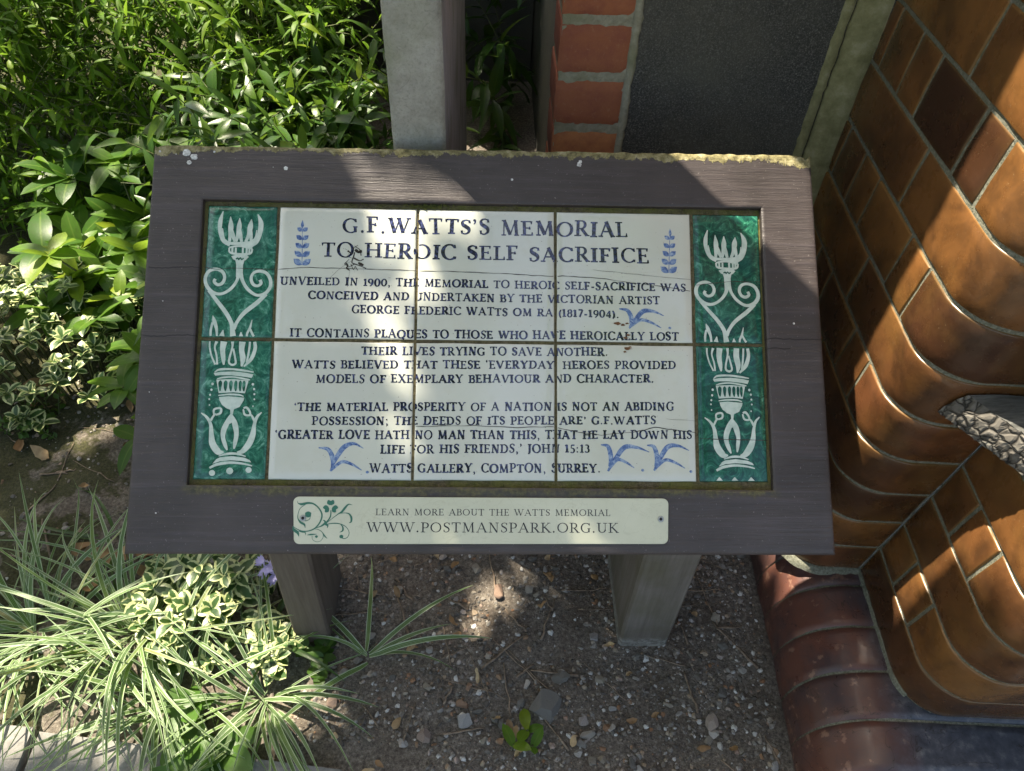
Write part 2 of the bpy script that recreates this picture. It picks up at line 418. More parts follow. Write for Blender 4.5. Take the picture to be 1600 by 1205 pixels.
    c = n.mix(n.ramp(n.noise(v, 120, 4), [(.4, 0), (.75, .6)]), c, (.09, .08, .065))
    MAT['flint'] = n.fin(c, .7, n.bump(n.noise(v, 150, 4), .6, .002))
    n = N('twig_bark'); v = n.coord()
    MAT['twig'] = n.fin(n.ramp(n.noise(v, 120, 3), [(.3, (.10, .068, .045)), (.7, (.30, .23, .165))]), .85, n.bump(n.noise(v, 300, 3), .6, .001))
    n = N('dry_leaf'); oi = n.new('ShaderNodeObjectInfo'); v = n.coord()
    c = n.ramp(oi.outputs['Random'], [(0, (.22, .12, .05)), (.5, (.38, .25, .12)), (1, (.50, .38, .22))])
    c = n.mix(n.ramp(n.noise(v, 70, 4), [(.4, 0), (.7, .6)]), c, (.15, .085, .04))
    MAT['dry'] = n.fin(c, .7, n.bump(n.noise(v, 150, 3), .5, .002))
    n = N('paving'); v = n.coord()
    c = n.ramp(n.noise(v, 40, 6, .75), [(.3, (.13, .125, .115)), (.55, (.23, .22, .205)), (.75, (.33, .32, .30))])
    MAT['paving'] = n.fin(c, .9, n.bump(n.noise(v, 200, 5), .6, .002))
    n = N('bark'); v = n.coord()
    MAT['bark'] = n.fin(n.ramp(n.noise(n.coord((8, 8, 1.5)), 4, 5), [(.3, (.035, .026, .018)), (.7, (.12, .095, .07))]), .9, n.bump(n.noise(n.coord((8, 8, 1.5)), 5, 5), .8, .02))
    n = N('green_stem'); v = n.coord()
    MAT['stem'] = n.fin(n.ramp(n.noise(v, 60, 3), [(.3, (.04, .055, .015)), (.7, (.11, .13, .035))]), .6)
    MAT['lilac'] = N('lilac_petal').fin((.36, .34, .60), .5)
    # leaves
    MAT['lf_fine'] = leaf_mat('fine_leaf', [(0, (.016, .066, .004)), (.4, (.046, .135, .006)), (.75, (.10, .215, .010)), (1, (.20, .29, .016))], .48, .42, mid=(.12, .22, .02), spec=.22)
    MAT['lf_dark'] = leaf_mat('dark_leaf', [(0, (.010, .038, .008)), (.5, (.022, .075, .010)), (.85, (.05, .12, .012)), (1, (.12, .20, .014))], .36, .22, mid=(.06, .12, .02), spec=.35)
    MAT['lf_broad'] = leaf_mat('broad_leaf', [(0, (.016, .060, .012)), (.4, (.045, .13, .014)), (.8, (.10, .21, .02)), (1, (.22, .30, .02))], .40, .38, mid=(.18, .28, .05), spec=.32)
    MAT['lf_vari'] = leaf_mat('variegated_leaf', [(0, (.018, .055, .018)), (1, (.05, .12, .035))], .35, .25, margin=(.50, .54, .26))
    MAT['lf_sedge'] = leaf_mat('striped_blade', [(0, (.028, .085, .014)), (.6, (.06, .15, .022)), (.9, (.12, .22, .03)), (1, (.36, .28, .12))], .42, .35, margin=(.46, .55, .36), stripes=True)
    MAT['lf_strap'] = leaf_mat('strap_leaf', [(0, (.028, .075, .018)), (1, (.055, .12, .022))], .35, .3, mid=(.09, .16, .05))
    MAT['lf_weed'] = leaf_mat('weed_leaf', [(0, (.03, .085, .016)), (1, (.08, .19, .025))], .45, .35)
    MAT['lf_crown'] = leaf_mat('crown_leaf', [(0, (.025, .065, .012)), (1, (.07, .14, .022))], .45, .3)
mats()

# ------------------------------------------------------------------ ground
def hash_n(x, y, z=0): return noise.noise(Vector((x, y, z)))
def ground_z(x, y):
    d = .008*hash_n(x*6, y*6)+.0022*abs(hash_n(x*110, y*110, 7)) + .004*hash_n(x*17, y*17, 3) + .0022*hash_n(x*60, y*60, 5)
    for px_, py_ in ((.262, 0), (-.27, -.02)): d += .006*math.exp(-((max(0, abs(x-px_)-.04)/.028)**2+(max(0, abs(y-py_)-.075)/.028)**2))
    if x < -.45: d += .02*min(1, (-.45-x)/.4)*(.5+.5*hash_n(x*4, y*4, 9))
    return d
xs = np.concatenate([[-60, -25, -12, -6, -3.5, -2.4], np.arange(-1.7, .95, .009), [1.4, 2.4, 5, 12, 25, 60]])
ys = np.concatenate([[-60, -25, -12, -6, -3, -1.4], np.arange(-.75, 1.45, .009), [1.9, 2.6, 3.6, 6, 12, 25, 60]])
g = M()
P = np.zeros((len(ys), len(xs), 3))
for j, y in enumerate(ys):
    for i, x in enumerate(xs):
        P[j, i] = (x, y, ground_z(x, y) if abs(x) < 1.8 and abs(y) < 1.6 else 0)
g.grid(P)
tag(g.build('ground', MAT['soil']), kind='structure')

# paving in the near left corner
pv = M()
def slab_poly(poly, z0, z1):
    n_ = len(poly)
    vs = [(x, y, z0) for x, y in poly]+[(x, y, z1) for x, y in poly]
    pv.add(vs, [tuple(range(n_, 2*n_))]+[(i, (i+1) % n_, n_+(i+1) % n_, n_+i) for i in range(n_)])
slab_poly([(-1.9, -1.2), (-.66, -1.2), (-.655, -.212), (-1.9, -.10)], -.04, .024)
slab_poly([(-.645, -1.2), (-.20, -1.2), (-.20, -.272), (-.645, -.217)], -.04, .021)
slab_poly([(-.19, -1.2), (.5, -1.2), (.5, -.36), (-.19, -.285)], -.04, .006)
tag(pv.build('pavement', MAT['paving'], smooth=False), kind='structure')

# ------------------------------------------------------------------ glazed wall on the right
B0 = np.array([.5, .385]); TH = math.radians(3)
E1 = np.array([-math.sin(TH), -math.cos(TH)]); E2 = np.array([math.cos(TH), -math.sin(TH)])
def bw(a, b, z):                        # building coordinates to world
    p = B0+E1*a+E2*b
    return (p[0], p[1], z)
RB = .06
def path(run, s):
    """plan position and outward normal of the wall face, in (a, b)"""
    a0, a1, b0, b1 = ((-.03, .412, 0.0, .117), (.412, .636, .117, 1.6))[run]
    l1 = a1-RB-a0; l2 = RB*math.pi/2
    if s < l1: return a0+s, b0, 0, -1
    if s < l1+l2:
        t = (s-l1)/RB
        return a1-RB+RB*math.sin(t), b0+RB-RB*math.cos(t), math.sin(t), -math.cos(t)
    return a1, b0+RB+(s-l1-l2), 1, 0
RUNL = [(.412-RB+.03)+RB*math.pi/2+.057, (.636-RB-.412)+RB*math.pi/2+1.35]
def wp(run, s, z, d):
    a, b, na, nb = path(run, s)
    a += na*d; b += nb*d
    return bw(a+.1*(z-.3), b, z)
M.world = True
wall = empty('glazed_wall', bw(.4, .4, 0), 'stepped wall of glossy amber brown glazed bricks with rounded corners beside the board', 'wall')
ZJ = [.135+.08*k for k in range(0, 30)]
ZT = ZJ[-1]
mo = M()
for run in (0, 1):
    ss = np.linspace(0, RUNL[run], 90)
    mo.grid([[wp(run, s, z, -.0004) for s in ss] for z in np.linspace(.13, ZT, 40)])
# roof-side caps so that the wall is a solid mass
mo.add([bw(-.03, 0, ZT), bw(.7, 0, ZT), bw(.7, 1.5, ZT), bw(-.03, 1.5, ZT)], [(0, 1, 2, 3)])
mo.build('mortar_joint', MAT['wmortar'], wall)
tl = M()
def tile(run, s0, s1, z0, z1, sd):
    jm = .0027; r = .0020; pr = .0015+.0012*random.random()
    s0 += jm; s1 -= jm; z0 += jm; z1 -= jm
    ns = max(3, int((s1-s0)/.011)); nz = 5
    su = [s0, s0+r*.3, s0+r]+[s0+r+(s1-s0-2*r)*k/ns for k in range(1, ns)]+[s1-r, s1-r*.3, s1]
    zu = [z0, z0+r*.3, z0+r]+[z0+r+(z1-z0-2*r)*k/nz for k in range(1, nz)]+[z1-r, z1-r*.3, z1]
    rows = []; at = []
    tilt1 = random.uniform(-.0012, .0012); tilt2 = random.uniform(-.0012, .0012)
    for iz, z in enumerate(zu):
        ez = min(iz, len(zu)-1-iz); row = []; ar = []
        for js, s in enumerate(su):
            es = min(js, len(su)-1-js); e = min(ez, es)
            d = (-.0030, -.0006, 0)[e] if e < 3 else 0
            u = (s-s0)/(s1-s0)-.5; vv = (z-z0)/(z1-z0)-.5
            d += pr+tilt1*u+tilt2*vv-.0007*(4*u*u+4*vv*vv)*.5
            wob = .0007*hash_n(s*30+sd*9, z*30)
            row.append(wp(run, s+.0006*hash_n(z*90, sd*3.1, 2)*(es < 2), z+.0008*hash_n(s*60, sd*5.7, 1)*(ez < 2), d+wob))
            ar.append((max(0, 1-e/3.0) if e < 3 else 0, 0, sd))
        rows.append(row); at.append(ar)
    tl.grid(rows, 0, at)
for k in range(len(ZJ)-1):
    z0, z1 = ZJ[k], ZJ[k+1]
    ty = (k+1) % 2                      # 0: long corner brick, 1: header course
    j0 = [0, .10, .223, RUNL[0]-.0] if ty == 0 else [0, .03, .10, .16, .28, .34, RUNL[0]]
    if ty == 0: j0 = [0, .223, RUNL[0]]
    l1 = .636-RB-.412
    j1 = [0, l1+RB*math.pi/2+.13] if ty == 0 else [0, .062, .124, l1+RB*math.pi/2+.07]
    while j1[-1] < RUNL[1]-.2: j1.append(j1[-1]+(.12 if len(j1) % 2 else .20))
    if k % 2: j1 = [0, .062, .124, l1+RB*math.pi/2+.07]
    else: j1 = [0, l1+RB*math.pi/2+.13]
    while j1[-1] < RUNL[1]-.2: j1.append(j1[-1]+(.12 if len(j1) % 2 else .20))
    for run, jj in ((0, j0), (1, j1)):
        for a, b in zip(jj[:-1], jj[1:]): tile(run, a, b, z0, z1, random.random())
tl.build('glazed_brick', MAT['amber'], wall)
# rounded plinth in front of the wall: every unit a bullnose brick on end
pl = M(); pm = M()
def prof(t):                            # t in 0..1 from the ground up over the nose to the back
    pts = [(0.0, -.03), (-.001, .0), (-.002, .040), (.002, .062), (.010, .084), (.023, .104), (.040, .119), (.060, .129), (.082, .134), (.105, .135), (.2, .135), (.45, .135), (.9, .135)]
    x = t*(len(pts)-1); i = min(int(x), len(pts)-2); f = x-i
    return (pts[i][0]*(1-f)+pts[i+1][0]*f, pts[i][1]*(1-f)+pts[i+1][1]*f)
T = np.linspace(0, 1, 40)
pm.grid([[bw(a, b+.002 if b < .02 else b, z-.0025) for b, z in [prof(t) for t in T]] for a in np.linspace(-.05, 2.2, 60)], flip=True)
ed = [-.05]
x = .427-.068*6
while x < 2.1:
    ed.append(x); x += .0675
for i in range(len(ed)-1):
    a0, a1 = ed[i]+.0014, ed[i+1]-.0014
    rows = []; at = []; sd = random.random()
    aa = [a0, a0+.0018]+[a0+(a1-a0)*k/6 for k in range(1, 6)]+[a1-.0018, a1]
    for j, a in enumerate(aa):
        dep = -.003 if j in (0, len(aa)-1) else 0
        row = []; ar = []
        for t in T:
            b, z = prof(t)
            blue = min(1, max(0, (b-.080+.03*hash_n(a*14, 3))/.05))
            row.append(bw(a+.0012*hash_n(b*40, i*7.3, 4), b+.0015*hash_n(a*20, z*30, i)*(z < .1), z+dep+.0012*hash_n(a*25, b*25, 6)))
            ar.append((blue, 0, sd))
        rows.append(row); at.append(ar)
    pl.grid(rows, 0, at, flip=True)
po = pm.build('plinth', MAT['wmortar'], wall)
po['label'] = 'dark oxblood rounded plinth at the foot of the wall'
pl.world = False
pl.build('bullnose_brick', MAT['plinth'], po)
# rough mortar fillet where the wall meets the plinth
fl = M()
for run, sA, sB in ((0, .0, RUNL[0]), (1, 0, .2)):
    rows = []
    for s in np.linspace(sA, sB, 70):
        k = .5+.8*abs(hash_n(s*40, run*3+.5))
        wdt = (.013 if run == 0 and s > .33 else .003)*k
        rows.append([wp(run, s, .135+.012*k, -.002), wp(run, s, .142, .003*k), wp(run, s, .138, wdt), wp(run, s, .130, wdt+.004)])
    fl.grid(rows, flip=True)
fl.build('mortar_fillet', MAT['wmortar'], wall)

# ------------------------------------------------------------------ brick pier, slate panel, stone slab
pier = empty('brick_pier', (.139, .44, 0), 'narrow red brick pier with pale mortar between the gap and the black panel', 'pier')
lerp_ = lambda a, b, t: a+(b-a)*t
b_ = M(); m_ = M()
PX0, PX1, PY = .093, .186, .385
m_.grid([[(x, PY+.0015+.0016*hash_n(x*80, z*120)+.001*hash_n(x*260, z*260), z) for x in np.linspace(PX0+.001, PX1+.001, 22)] for z in np.linspace(-.05, 2.4, 700)])
m_.box((PX0+.002, PY+.006, -.05), (PX1-.002, PY+.11, 2.42))
z = .808-.0735*12; k = 0
while z < 2.4:
    z0, z1 = z+.006, z+.0735-.006
    for (ya, yb) in [(PY, PY+.112)]:
        vs0 = b_.n
        F_ = []; ph = random.random()*50
        for zi in np.linspace(0, 1, 9):
            row = []
            for xi in np.linspace(0, 1, 12):
                X = lerp_(PX0-.001, PX1-.001, xi)+(.0016*hash_n(zi*4+ph, xi*2) if xi in (0, 1) else 0); Z_ = lerp_(z0, z1, zi)+(.0020*hash_n(xi*7+ph, zi*3) if zi in (0, 1) else 0)
                row.append((X, ya+(.004 if (xi in (0, 1) or zi in (0, 1)) else 0)-.0022+.0010*hash_n(xi*6+ph, zi*5, 3), Z_))
            F_.append(row)
        b_.grid(F_, 0, [[(0, 0, (ph*7) % 1)]*12]*9)
        b_.box((PX0-.001+random.uniform(0, .002), ya+.002, z0+random.uniform(-.001, .002)), (PX1+random.uniform(-.003, .002), yb, z1+random.uniform(-.002, .001)), 0, .0025, (0, 0, random.random()))
    z += .0735; k += 1
b_.build('brick', MAT['brick'], pier)
m_.build('mortar', MAT['mortar'], pier, smooth=False)

bw_ = empty('recess_shading_wall', (.3, 1.4, 0), 'dark wall added behind the brick pier to keep light out of the recess', 'wall')
q = M(); q.box((.150, PY+.13, -.05), (.52, 2.6, 2.4)); q.box((-.9, 1.95, -.05), (.145, 2.15, 1.15)); q.build('masonry', MAT['slate'], bw_, smooth=False)  # building mass and low wall added to block light and darken the recess
panel = empty('stone_panel', (.33, .40, 0), 'black grainy stone panel set upright between the brick pier and glazed wall', 'panel')
q = M()
q.grid([[(x, PY+.004+.0008*hash_n(x*30, z*30), z) for x in np.linspace(.180, .515, 30)] for z in np.linspace(-.03, 2.4, 80)])
q.grid([[(x, PY+.11, z) for x in (.18, .52)] for z in (-.03, 2.4)], flip=True)
q.build('slab_face', MAT['slate'], panel)
def strip(name, xa, xb, yo, rag):
    s_ = M(); rows = []
    for z in np.linspace(-.02, 2.4, 320):
        r1 = rag*hash_n(z*60, xa*9)+rag*.6*hash_n(z*170, 2); 
        rows.append([(xa(z)+r1*1.0, PY+.005, z), (xa(z)+.003+r1*.6, PY-yo*.7, z), ((xa(z)+xb)/2, PY-yo, z), (xb, PY-yo*1.05, z), (xb+.001, PY+.006, z)])
    s_.grid(rows)
    return s_.build(name, MAT['cement'], panel)
s_ = M()
def fill(pts_of_z):
    s_.grid([pts_of_z(z) for z in np.linspace(-.02, 2.4, 330)])
def rg(z, sd): return .0035*hash_n(z*45, sd)+.0025*hash_n(z*150, sd+4)
# narrow ragged line by the bricks
fill(lambda z: [(.1835+rg(z, 1)*.4, PY+.0015, z), (.1855+rg(z, 1)*.4, PY-.0015, z), (.190, PY-.002, z), (.1935+rg(z, 2)*.7, PY-.001, z), (.196+rg(z, 2), PY+.0045, z)])
s_.build('cement_line', MAT['mortar'], panel)
s_ = M()
fill(lambda z: [(.448+rg(z, 5), PY+.004, z), (.451+rg(z, 5), PY-.001, z), (.459+rg(z, 6)*.7, PY-.003, z), (.4605+rg(z, 6)*.7, PY+.001, z)])
fill(lambda z: [(.4620+rg(z, 6)*.7, PY+.001, z), (.4635+rg(z, 6)*.7, PY-.007, z), (.480, PY-.013, z), (.4985, PY-.019, z), (.5035, PY-.012, z)])
s_.build('cement_fillet', MAT['cement'], panel)

sb = empty('stone_slab', (-.078, .29, 0), 'tall grey stone slab standing on edge behind the top of the board', 'stone')
q = M()
SX0, SX1, SY0, SY1, SZ = -.1105, -.0485, .203, .388, 1.75
def slab_side(P, mat): q.grid(P, mat)
zz = np.linspace(-.05, SZ, 150)
rx = lambda z, s: .0012*hash_n(z*18, s)+.0006*hash_n(z*70, s)
q.grid([[(SX0+.006*max(0, .5-u*8)*0+(SX1-SX0)*u+rx(z, 1)*(1-u)+rx(z, 2)*u, SY0+.004*(max(0, (.06-u)/.06)+max(0, (u-.94)/.06))+.0006*hash_n(u*5, z*30, 8), z) for u in (0, .03, .06, .2, .4, .6, .8, .94, .97, 1)] for z in zz], 0)
q.grid([[(SX1+rx(z, 2), SY0+.004+(SY1-SY0-.004)*u, z) for u in np.linspace(0, 1, 30)] for z in zz], 1)
q.grid([[(SX0+rx(z, 1), SY0+.004+(SY1-SY0-.004)*u, z) for u in np.linspace(0, 1, 8)] for z in zz], 0, flip=True)
q.grid([[(SX0+(SX1-SX0)*u+rx(z, 1)*(1-u)+rx(z, 2)*u, SY1, z) for u in (0, 1)] for z in zz], 0, flip=True)
q.grid([[(SX0+(SX1-SX0)*u, SY0+(SY1-SY0)*v_, SZ) for u in (0, 1)] for v_ in (0, 1)], 0)
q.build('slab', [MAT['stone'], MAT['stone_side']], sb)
sb2 = empty('stone_slab', (-.078, .75, 0), 'lower dark sided stone slab continuing behind the tall grey one', 'stone')
q = M(); q.box((SX0+.003, .400, -.05), (SX1-.004, 1.12, 1.18), 0, .004); q.build('slab', MAT['stone_side'], sb2, smooth=False)

# ------------------------------------------------------------------ weathered plank end on the right
pk = empty('weathered_plank', bw(.5, .3, .0), 'cracked grey weathered timber plank end against the glazed wall', 'plank')
q = M()
zt, th_ = .603, .040
# plan outline (a, b): back-left corner, then along the sawn end towards the camera
bl = (.446, .048); fl_ = (.560, .128)
def edge(t): return (bl[0]+(fl_[0]-bl[0])*t, bl[1]+(fl_[1]-bl[1])*t)
top = []
for t in np.linspace(0, 1, 16):
    a, b = edge(t); row = []
    for j, u in enumerate(np.linspace(0, .75, 26)):
        row.append(bw(a+.002*hash_n(u*8, t*9), b+u, zt+.0025*hash_n(t*26, u*3, 2)-.004*(j == 0)-.006*(t > .95)))
    top.append(row)
q.grid(top, 0)
endr = []
for t in np.linspace(0, 1, 60):
    a, b = edge(t)
    endr.append([bw(a, b+.0005, zt-.004+.0025*hash_n(t*26, 0, 2))]+[bw(a+.003*hash_n(t*22, h*3.)-.010*h+.0015*hash_n(t*70, h*9), b-.007*math.sin(h*math.pi)*.6-.012*h+.0022*hash_n(t*40, h*8), zt-.004-th_*h) for h in (.12, .3, .5, .7, .88, 1.0)])
q.grid(endr, 1, flip=True)
a1_ = [bw(fl_[0]-.0, fl_[1]+u, zt-.006) for u in (0, .75)]; a2_ = [bw(fl_[0]-.01, fl_[1]+u-.012, zt-th_) for u in (0, .75)]
q.add([a1_[0], a1_[1], a2_[1], a2_[0]], [(0, 3, 2, 1)], 0)
d1 = [bw(bl[0]-.01, bl[1]-.012, zt-th_-.003), bw(bl[0], bl[1]+.75, zt-th_-.003), bw(fl_[0], fl_[1]+.75, zt-th_-.003), bw(fl_[0]-.01, fl_[1]-.012, zt-th_-.003)]
q.add(d1, [(0, 1, 2, 3)], 0)
q.build('plank', [MAT['oldwood'], MAT['endgrain']], pk)

M.world = False
# ------------------------------------------------------------------ information board
board = empty('information_board', (0, 0, 0), 'sloping dark timber board holding lettered white tiles between green pattern tiles, on two posts', 'sign')
BL = dict(loc=(0, 0, BZ), rot=(TILT, 0, 0))
FT = .0055                               # timber stands this much above the tile faces
def lerp(a, b, t): return a+(b-a)*t
O = {'TL': (-.3733, .2195), 'TR': (.3740, .2235), 'BR': (.3808, -.2306), 'BL': (-.3760, -.2304)}
I = {'TL': (-.3155, .1565), 'TR': (.3130, .1580), 'BR': (.3150, -.1612), 'BL': (-.3150, -.1585)}
def rail(c):                             # c: outer corner A, outer corner B, inner corner A, inner corner B
    pass
fr = M()
def quad_pt(A, B, Cc, D, u, v): # A outer start, B outer end, Cc inner start, D inner end
    x = lerp(lerp(A[0], B[0], u), lerp(Cc[0], D[0], u), v); y = lerp(lerp(A[1], B[1], u), lerp(Cc[1], D[1], u), v)
    return x, y
def jag(x, y, k):                        # uneven outer edge, strongest along the rotten top edge
    if k != 'top': return .0006*hash_n(x*40, y*40)
    return .0018*hash_n(x*25, 1)+.0016*hash_n(x*80, 2)+.0009*hash_n(x*220, 3)-.0075*max(0, (abs(x+.003)-.357)/.017)**2
for key, (a, b) in {'top': ('TL', 'TR'), 'right': ('TR', 'BR'), 'bottom': ('BR', 'BL'), 'left': ('BL', 'TL')}.items():
    n_u = 150 if key in ('top', 'bottom') else 90
    rows = []
    for vi, v in enumerate([0, .02, .06, .15, .3, .5, .7, .85, .94, .985, 1.0]):
        row = []
        for u in np.linspace(0, 1, n_u):
            x, y = quad_pt(O[a], O[b], I[a], I[b], u, v)
            z = FT-{0: .0035, 1: .0008}.get(vi, 0)-(.0012 if vi == 10 else 0)+.0004*hash_n(x*20, y*60)
            if key == 'top':
                y += jag(x, y, 'top')*(1-v)**2
                if v < .2: z -= .0012*max(0, hash_n(x*60, y*200))*(1-v*5)
            row.append((x, y, z))
        rows.append(row)
    # outer side and inner side of the rail
    outer = [[(x, y, z-.0025) if 0 else (x, y, -.036) for x, y, z in rows[0]], rows[0]]
    inner = [rows[-1], [(x, y, -.006) for x, y, z in rows[-1]]]
    fr.grid(rows, flip=False if False else True); fr.grid(outer, flip=True); fr.grid(inner, flip=True)
fr.add([(*O['TL'], -.036), (*O['TR'], -.036), (*O['BR'], -.036), (*O['BL'], -.036)], [(0, 1, 2, 3)])
fr.build('timber_frame', MAT['timber'], board, **BL)
gr = M()
gr.grid([[(x, y, -.0022+.0009*hash_n(x*90, y*90)-.0006*hash_n(x*300, y*300)) for x in np.linspace(-.318, .318, 190)] for y in np.linspace(-.165, .161, 100)])
gr.build('grout_bed', MAT['grout'], board, **BL)

# tiles -------------------------------------------------------------
TW, TG = .1526, .0030
X3 = 1.5*TW+1.5*TG
COLX = [(-.5*TW-TW-TG, -.5*TW-TG), (-.5*TW, .5*TW), (.5*TW+TG, 1.5*TW+TG)]
GL = (-1.5*TW-2*TG-.0762, -1.5*TW-2*TG); GR = (1.5*TW+2*TG+.0006, 1.5*TW+2*TG+.0762)
ROWY = [(.0018, .1512), (-.1524, -.0018)]
def make_tile(x0, x1, y0, y1, dz, ti, face, name):
    t = M(); e = .0016
    nx = max(6, int((x1-x0)/.008)); ny = max(6, int((y1-y0)/.008))
    ux = [x0, x0+.0006, x0+e]+[lerp(x0+e, x1-e, k/nx) for k in range(1, nx)]+[x1-e, x1-.0006, x1]
    uy = [y0, y0+.0006, y0+e]+[lerp(y0+e, y1-e, k/ny) for k in range(1, ny)]+[y1-e, y1-.0006, y1]
    P = []
    for j, y in enumerate(uy):
        r = []
        for i, x in enumerate(ux):
            ed_ = min(i, j, len(ux)-1-i, len(uy)-1-j)
            z = (-.0016, -.0004, 0)[min(ed_, 2)]
            wx = .0005*hash_n(y*30, x0*50, 1) if i in (0, len(ux)-1) else 0
            wy = .0005*hash_n(x*30, y0*50, 2) if j in (0, len(uy)-1) else 0
            r.append((x+wx, y+wy, z))
        P.append(r)
    t.grid(P, 0)
    P = np.array(P)
    for ring in (P[0], P[-1][::-1], P[:, -1], P[:, 0][::-1]):
        t.grid([ring-[0, 0, .006], ring], 1)
    return t.build(name, [face, MAT['edge']], board, **BL)
for (y0, y1) in ROWY:
    for ci, (x0, x1) in enumerate(COLX):
        make_tile(x0, x1, y0, y1, 0, 0, MAT['white'], 'white_tile')
green = []
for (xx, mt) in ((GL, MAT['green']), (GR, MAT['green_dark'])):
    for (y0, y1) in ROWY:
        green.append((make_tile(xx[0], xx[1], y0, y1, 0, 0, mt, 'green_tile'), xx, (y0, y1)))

# flat painted strokes ----------------------------------------------
GAPX = [-.5*TW-TG/2, .5*TW+TG/2, -X3-TG/2, X3+TG/2]
def in_gap(x, y, on):
    if not on: return False
    return abs(y) < .0017 or min(abs(x-g_) for g_ in GAPX) < .0017
def smooth_pts(pts, n):
    P_ = np.array(pts, float)
    if len(P_) < 3:
        return np.array([P_[0]+(P_[-1]-P_[0])*k/n for k in range(n+1)])
    Q = np.vstack([2*P_[0]-P_[1], P_, 2*P_[-1]-P_[-2]]); out = []
    for i in range(len(P_)-1):
        p0, p1, p2, p3 = Q[i:i+4]
        for k in range(n):
            t = k/n
            out.append(.5*((2*p1)+(-p0+p2)*t+(2*p0-5*p1+4*p2-p3)*t*t+(-p0+3*p1-3*p2+p3)*t**3))
    out.append(P_[-1]); return np.array(out)
def ribbon(mm, pts, z, mat=0, n=7, cut=False):
    """pts: (x, y, full width)"""
    Q = smooth_pts(pts, n); xy = Q[:, :2]; w_ = np.maximum(Q[:, 2], 1e-5)
    d = np.gradient(xy, axis=0); d /= np.maximum(np.linalg.norm(d, axis=1)[:, None], 1e-9)
    nn = np.stack([-d[:, 1], d[:, 0]], 1)
    L = xy+nn*w_[:, None]/2; R = xy-nn*w_[:, None]/2
    vs = []; fs = []
    for k in range(len(Q)):
        vs += [(*R[k], z), (*L[k], z)]
    for k in range(len(Q)-1):
        c = (xy[k]+xy[k+1])/2
        if not in_gap(c[0], c[1], cut): fs.append((2*k, 2*k+2, 2*k+3, 2*k+1))
    if fs: mm.add(vs, fs, mat)
def poly(mm, pts, z, mat=0):
    v3 = [Vector((x, y, 0)) for x, y in pts]
    tr = tessellate_polygon([v3]); fs = []
    for t in tr:
        a, b, c = [v3[i] for i in t]
        fs.append(t if (b-a).cross(c-a).z > 0 else t[::-1])
    mm.add([(x, y, z) for x, y in pts], fs, mat)
def ell(cx, cy, rx, ry, n=14, rot=0):
    return [(cx+rx*math.cos(a)*math.cos(rot)-ry*math.sin(a)*math.sin(rot), cy+rx*math.cos(a)*math.sin(rot)+ry*math.sin(a)*math.cos(rot)) for a in [2*math.pi*k/n for k in range(n)]]

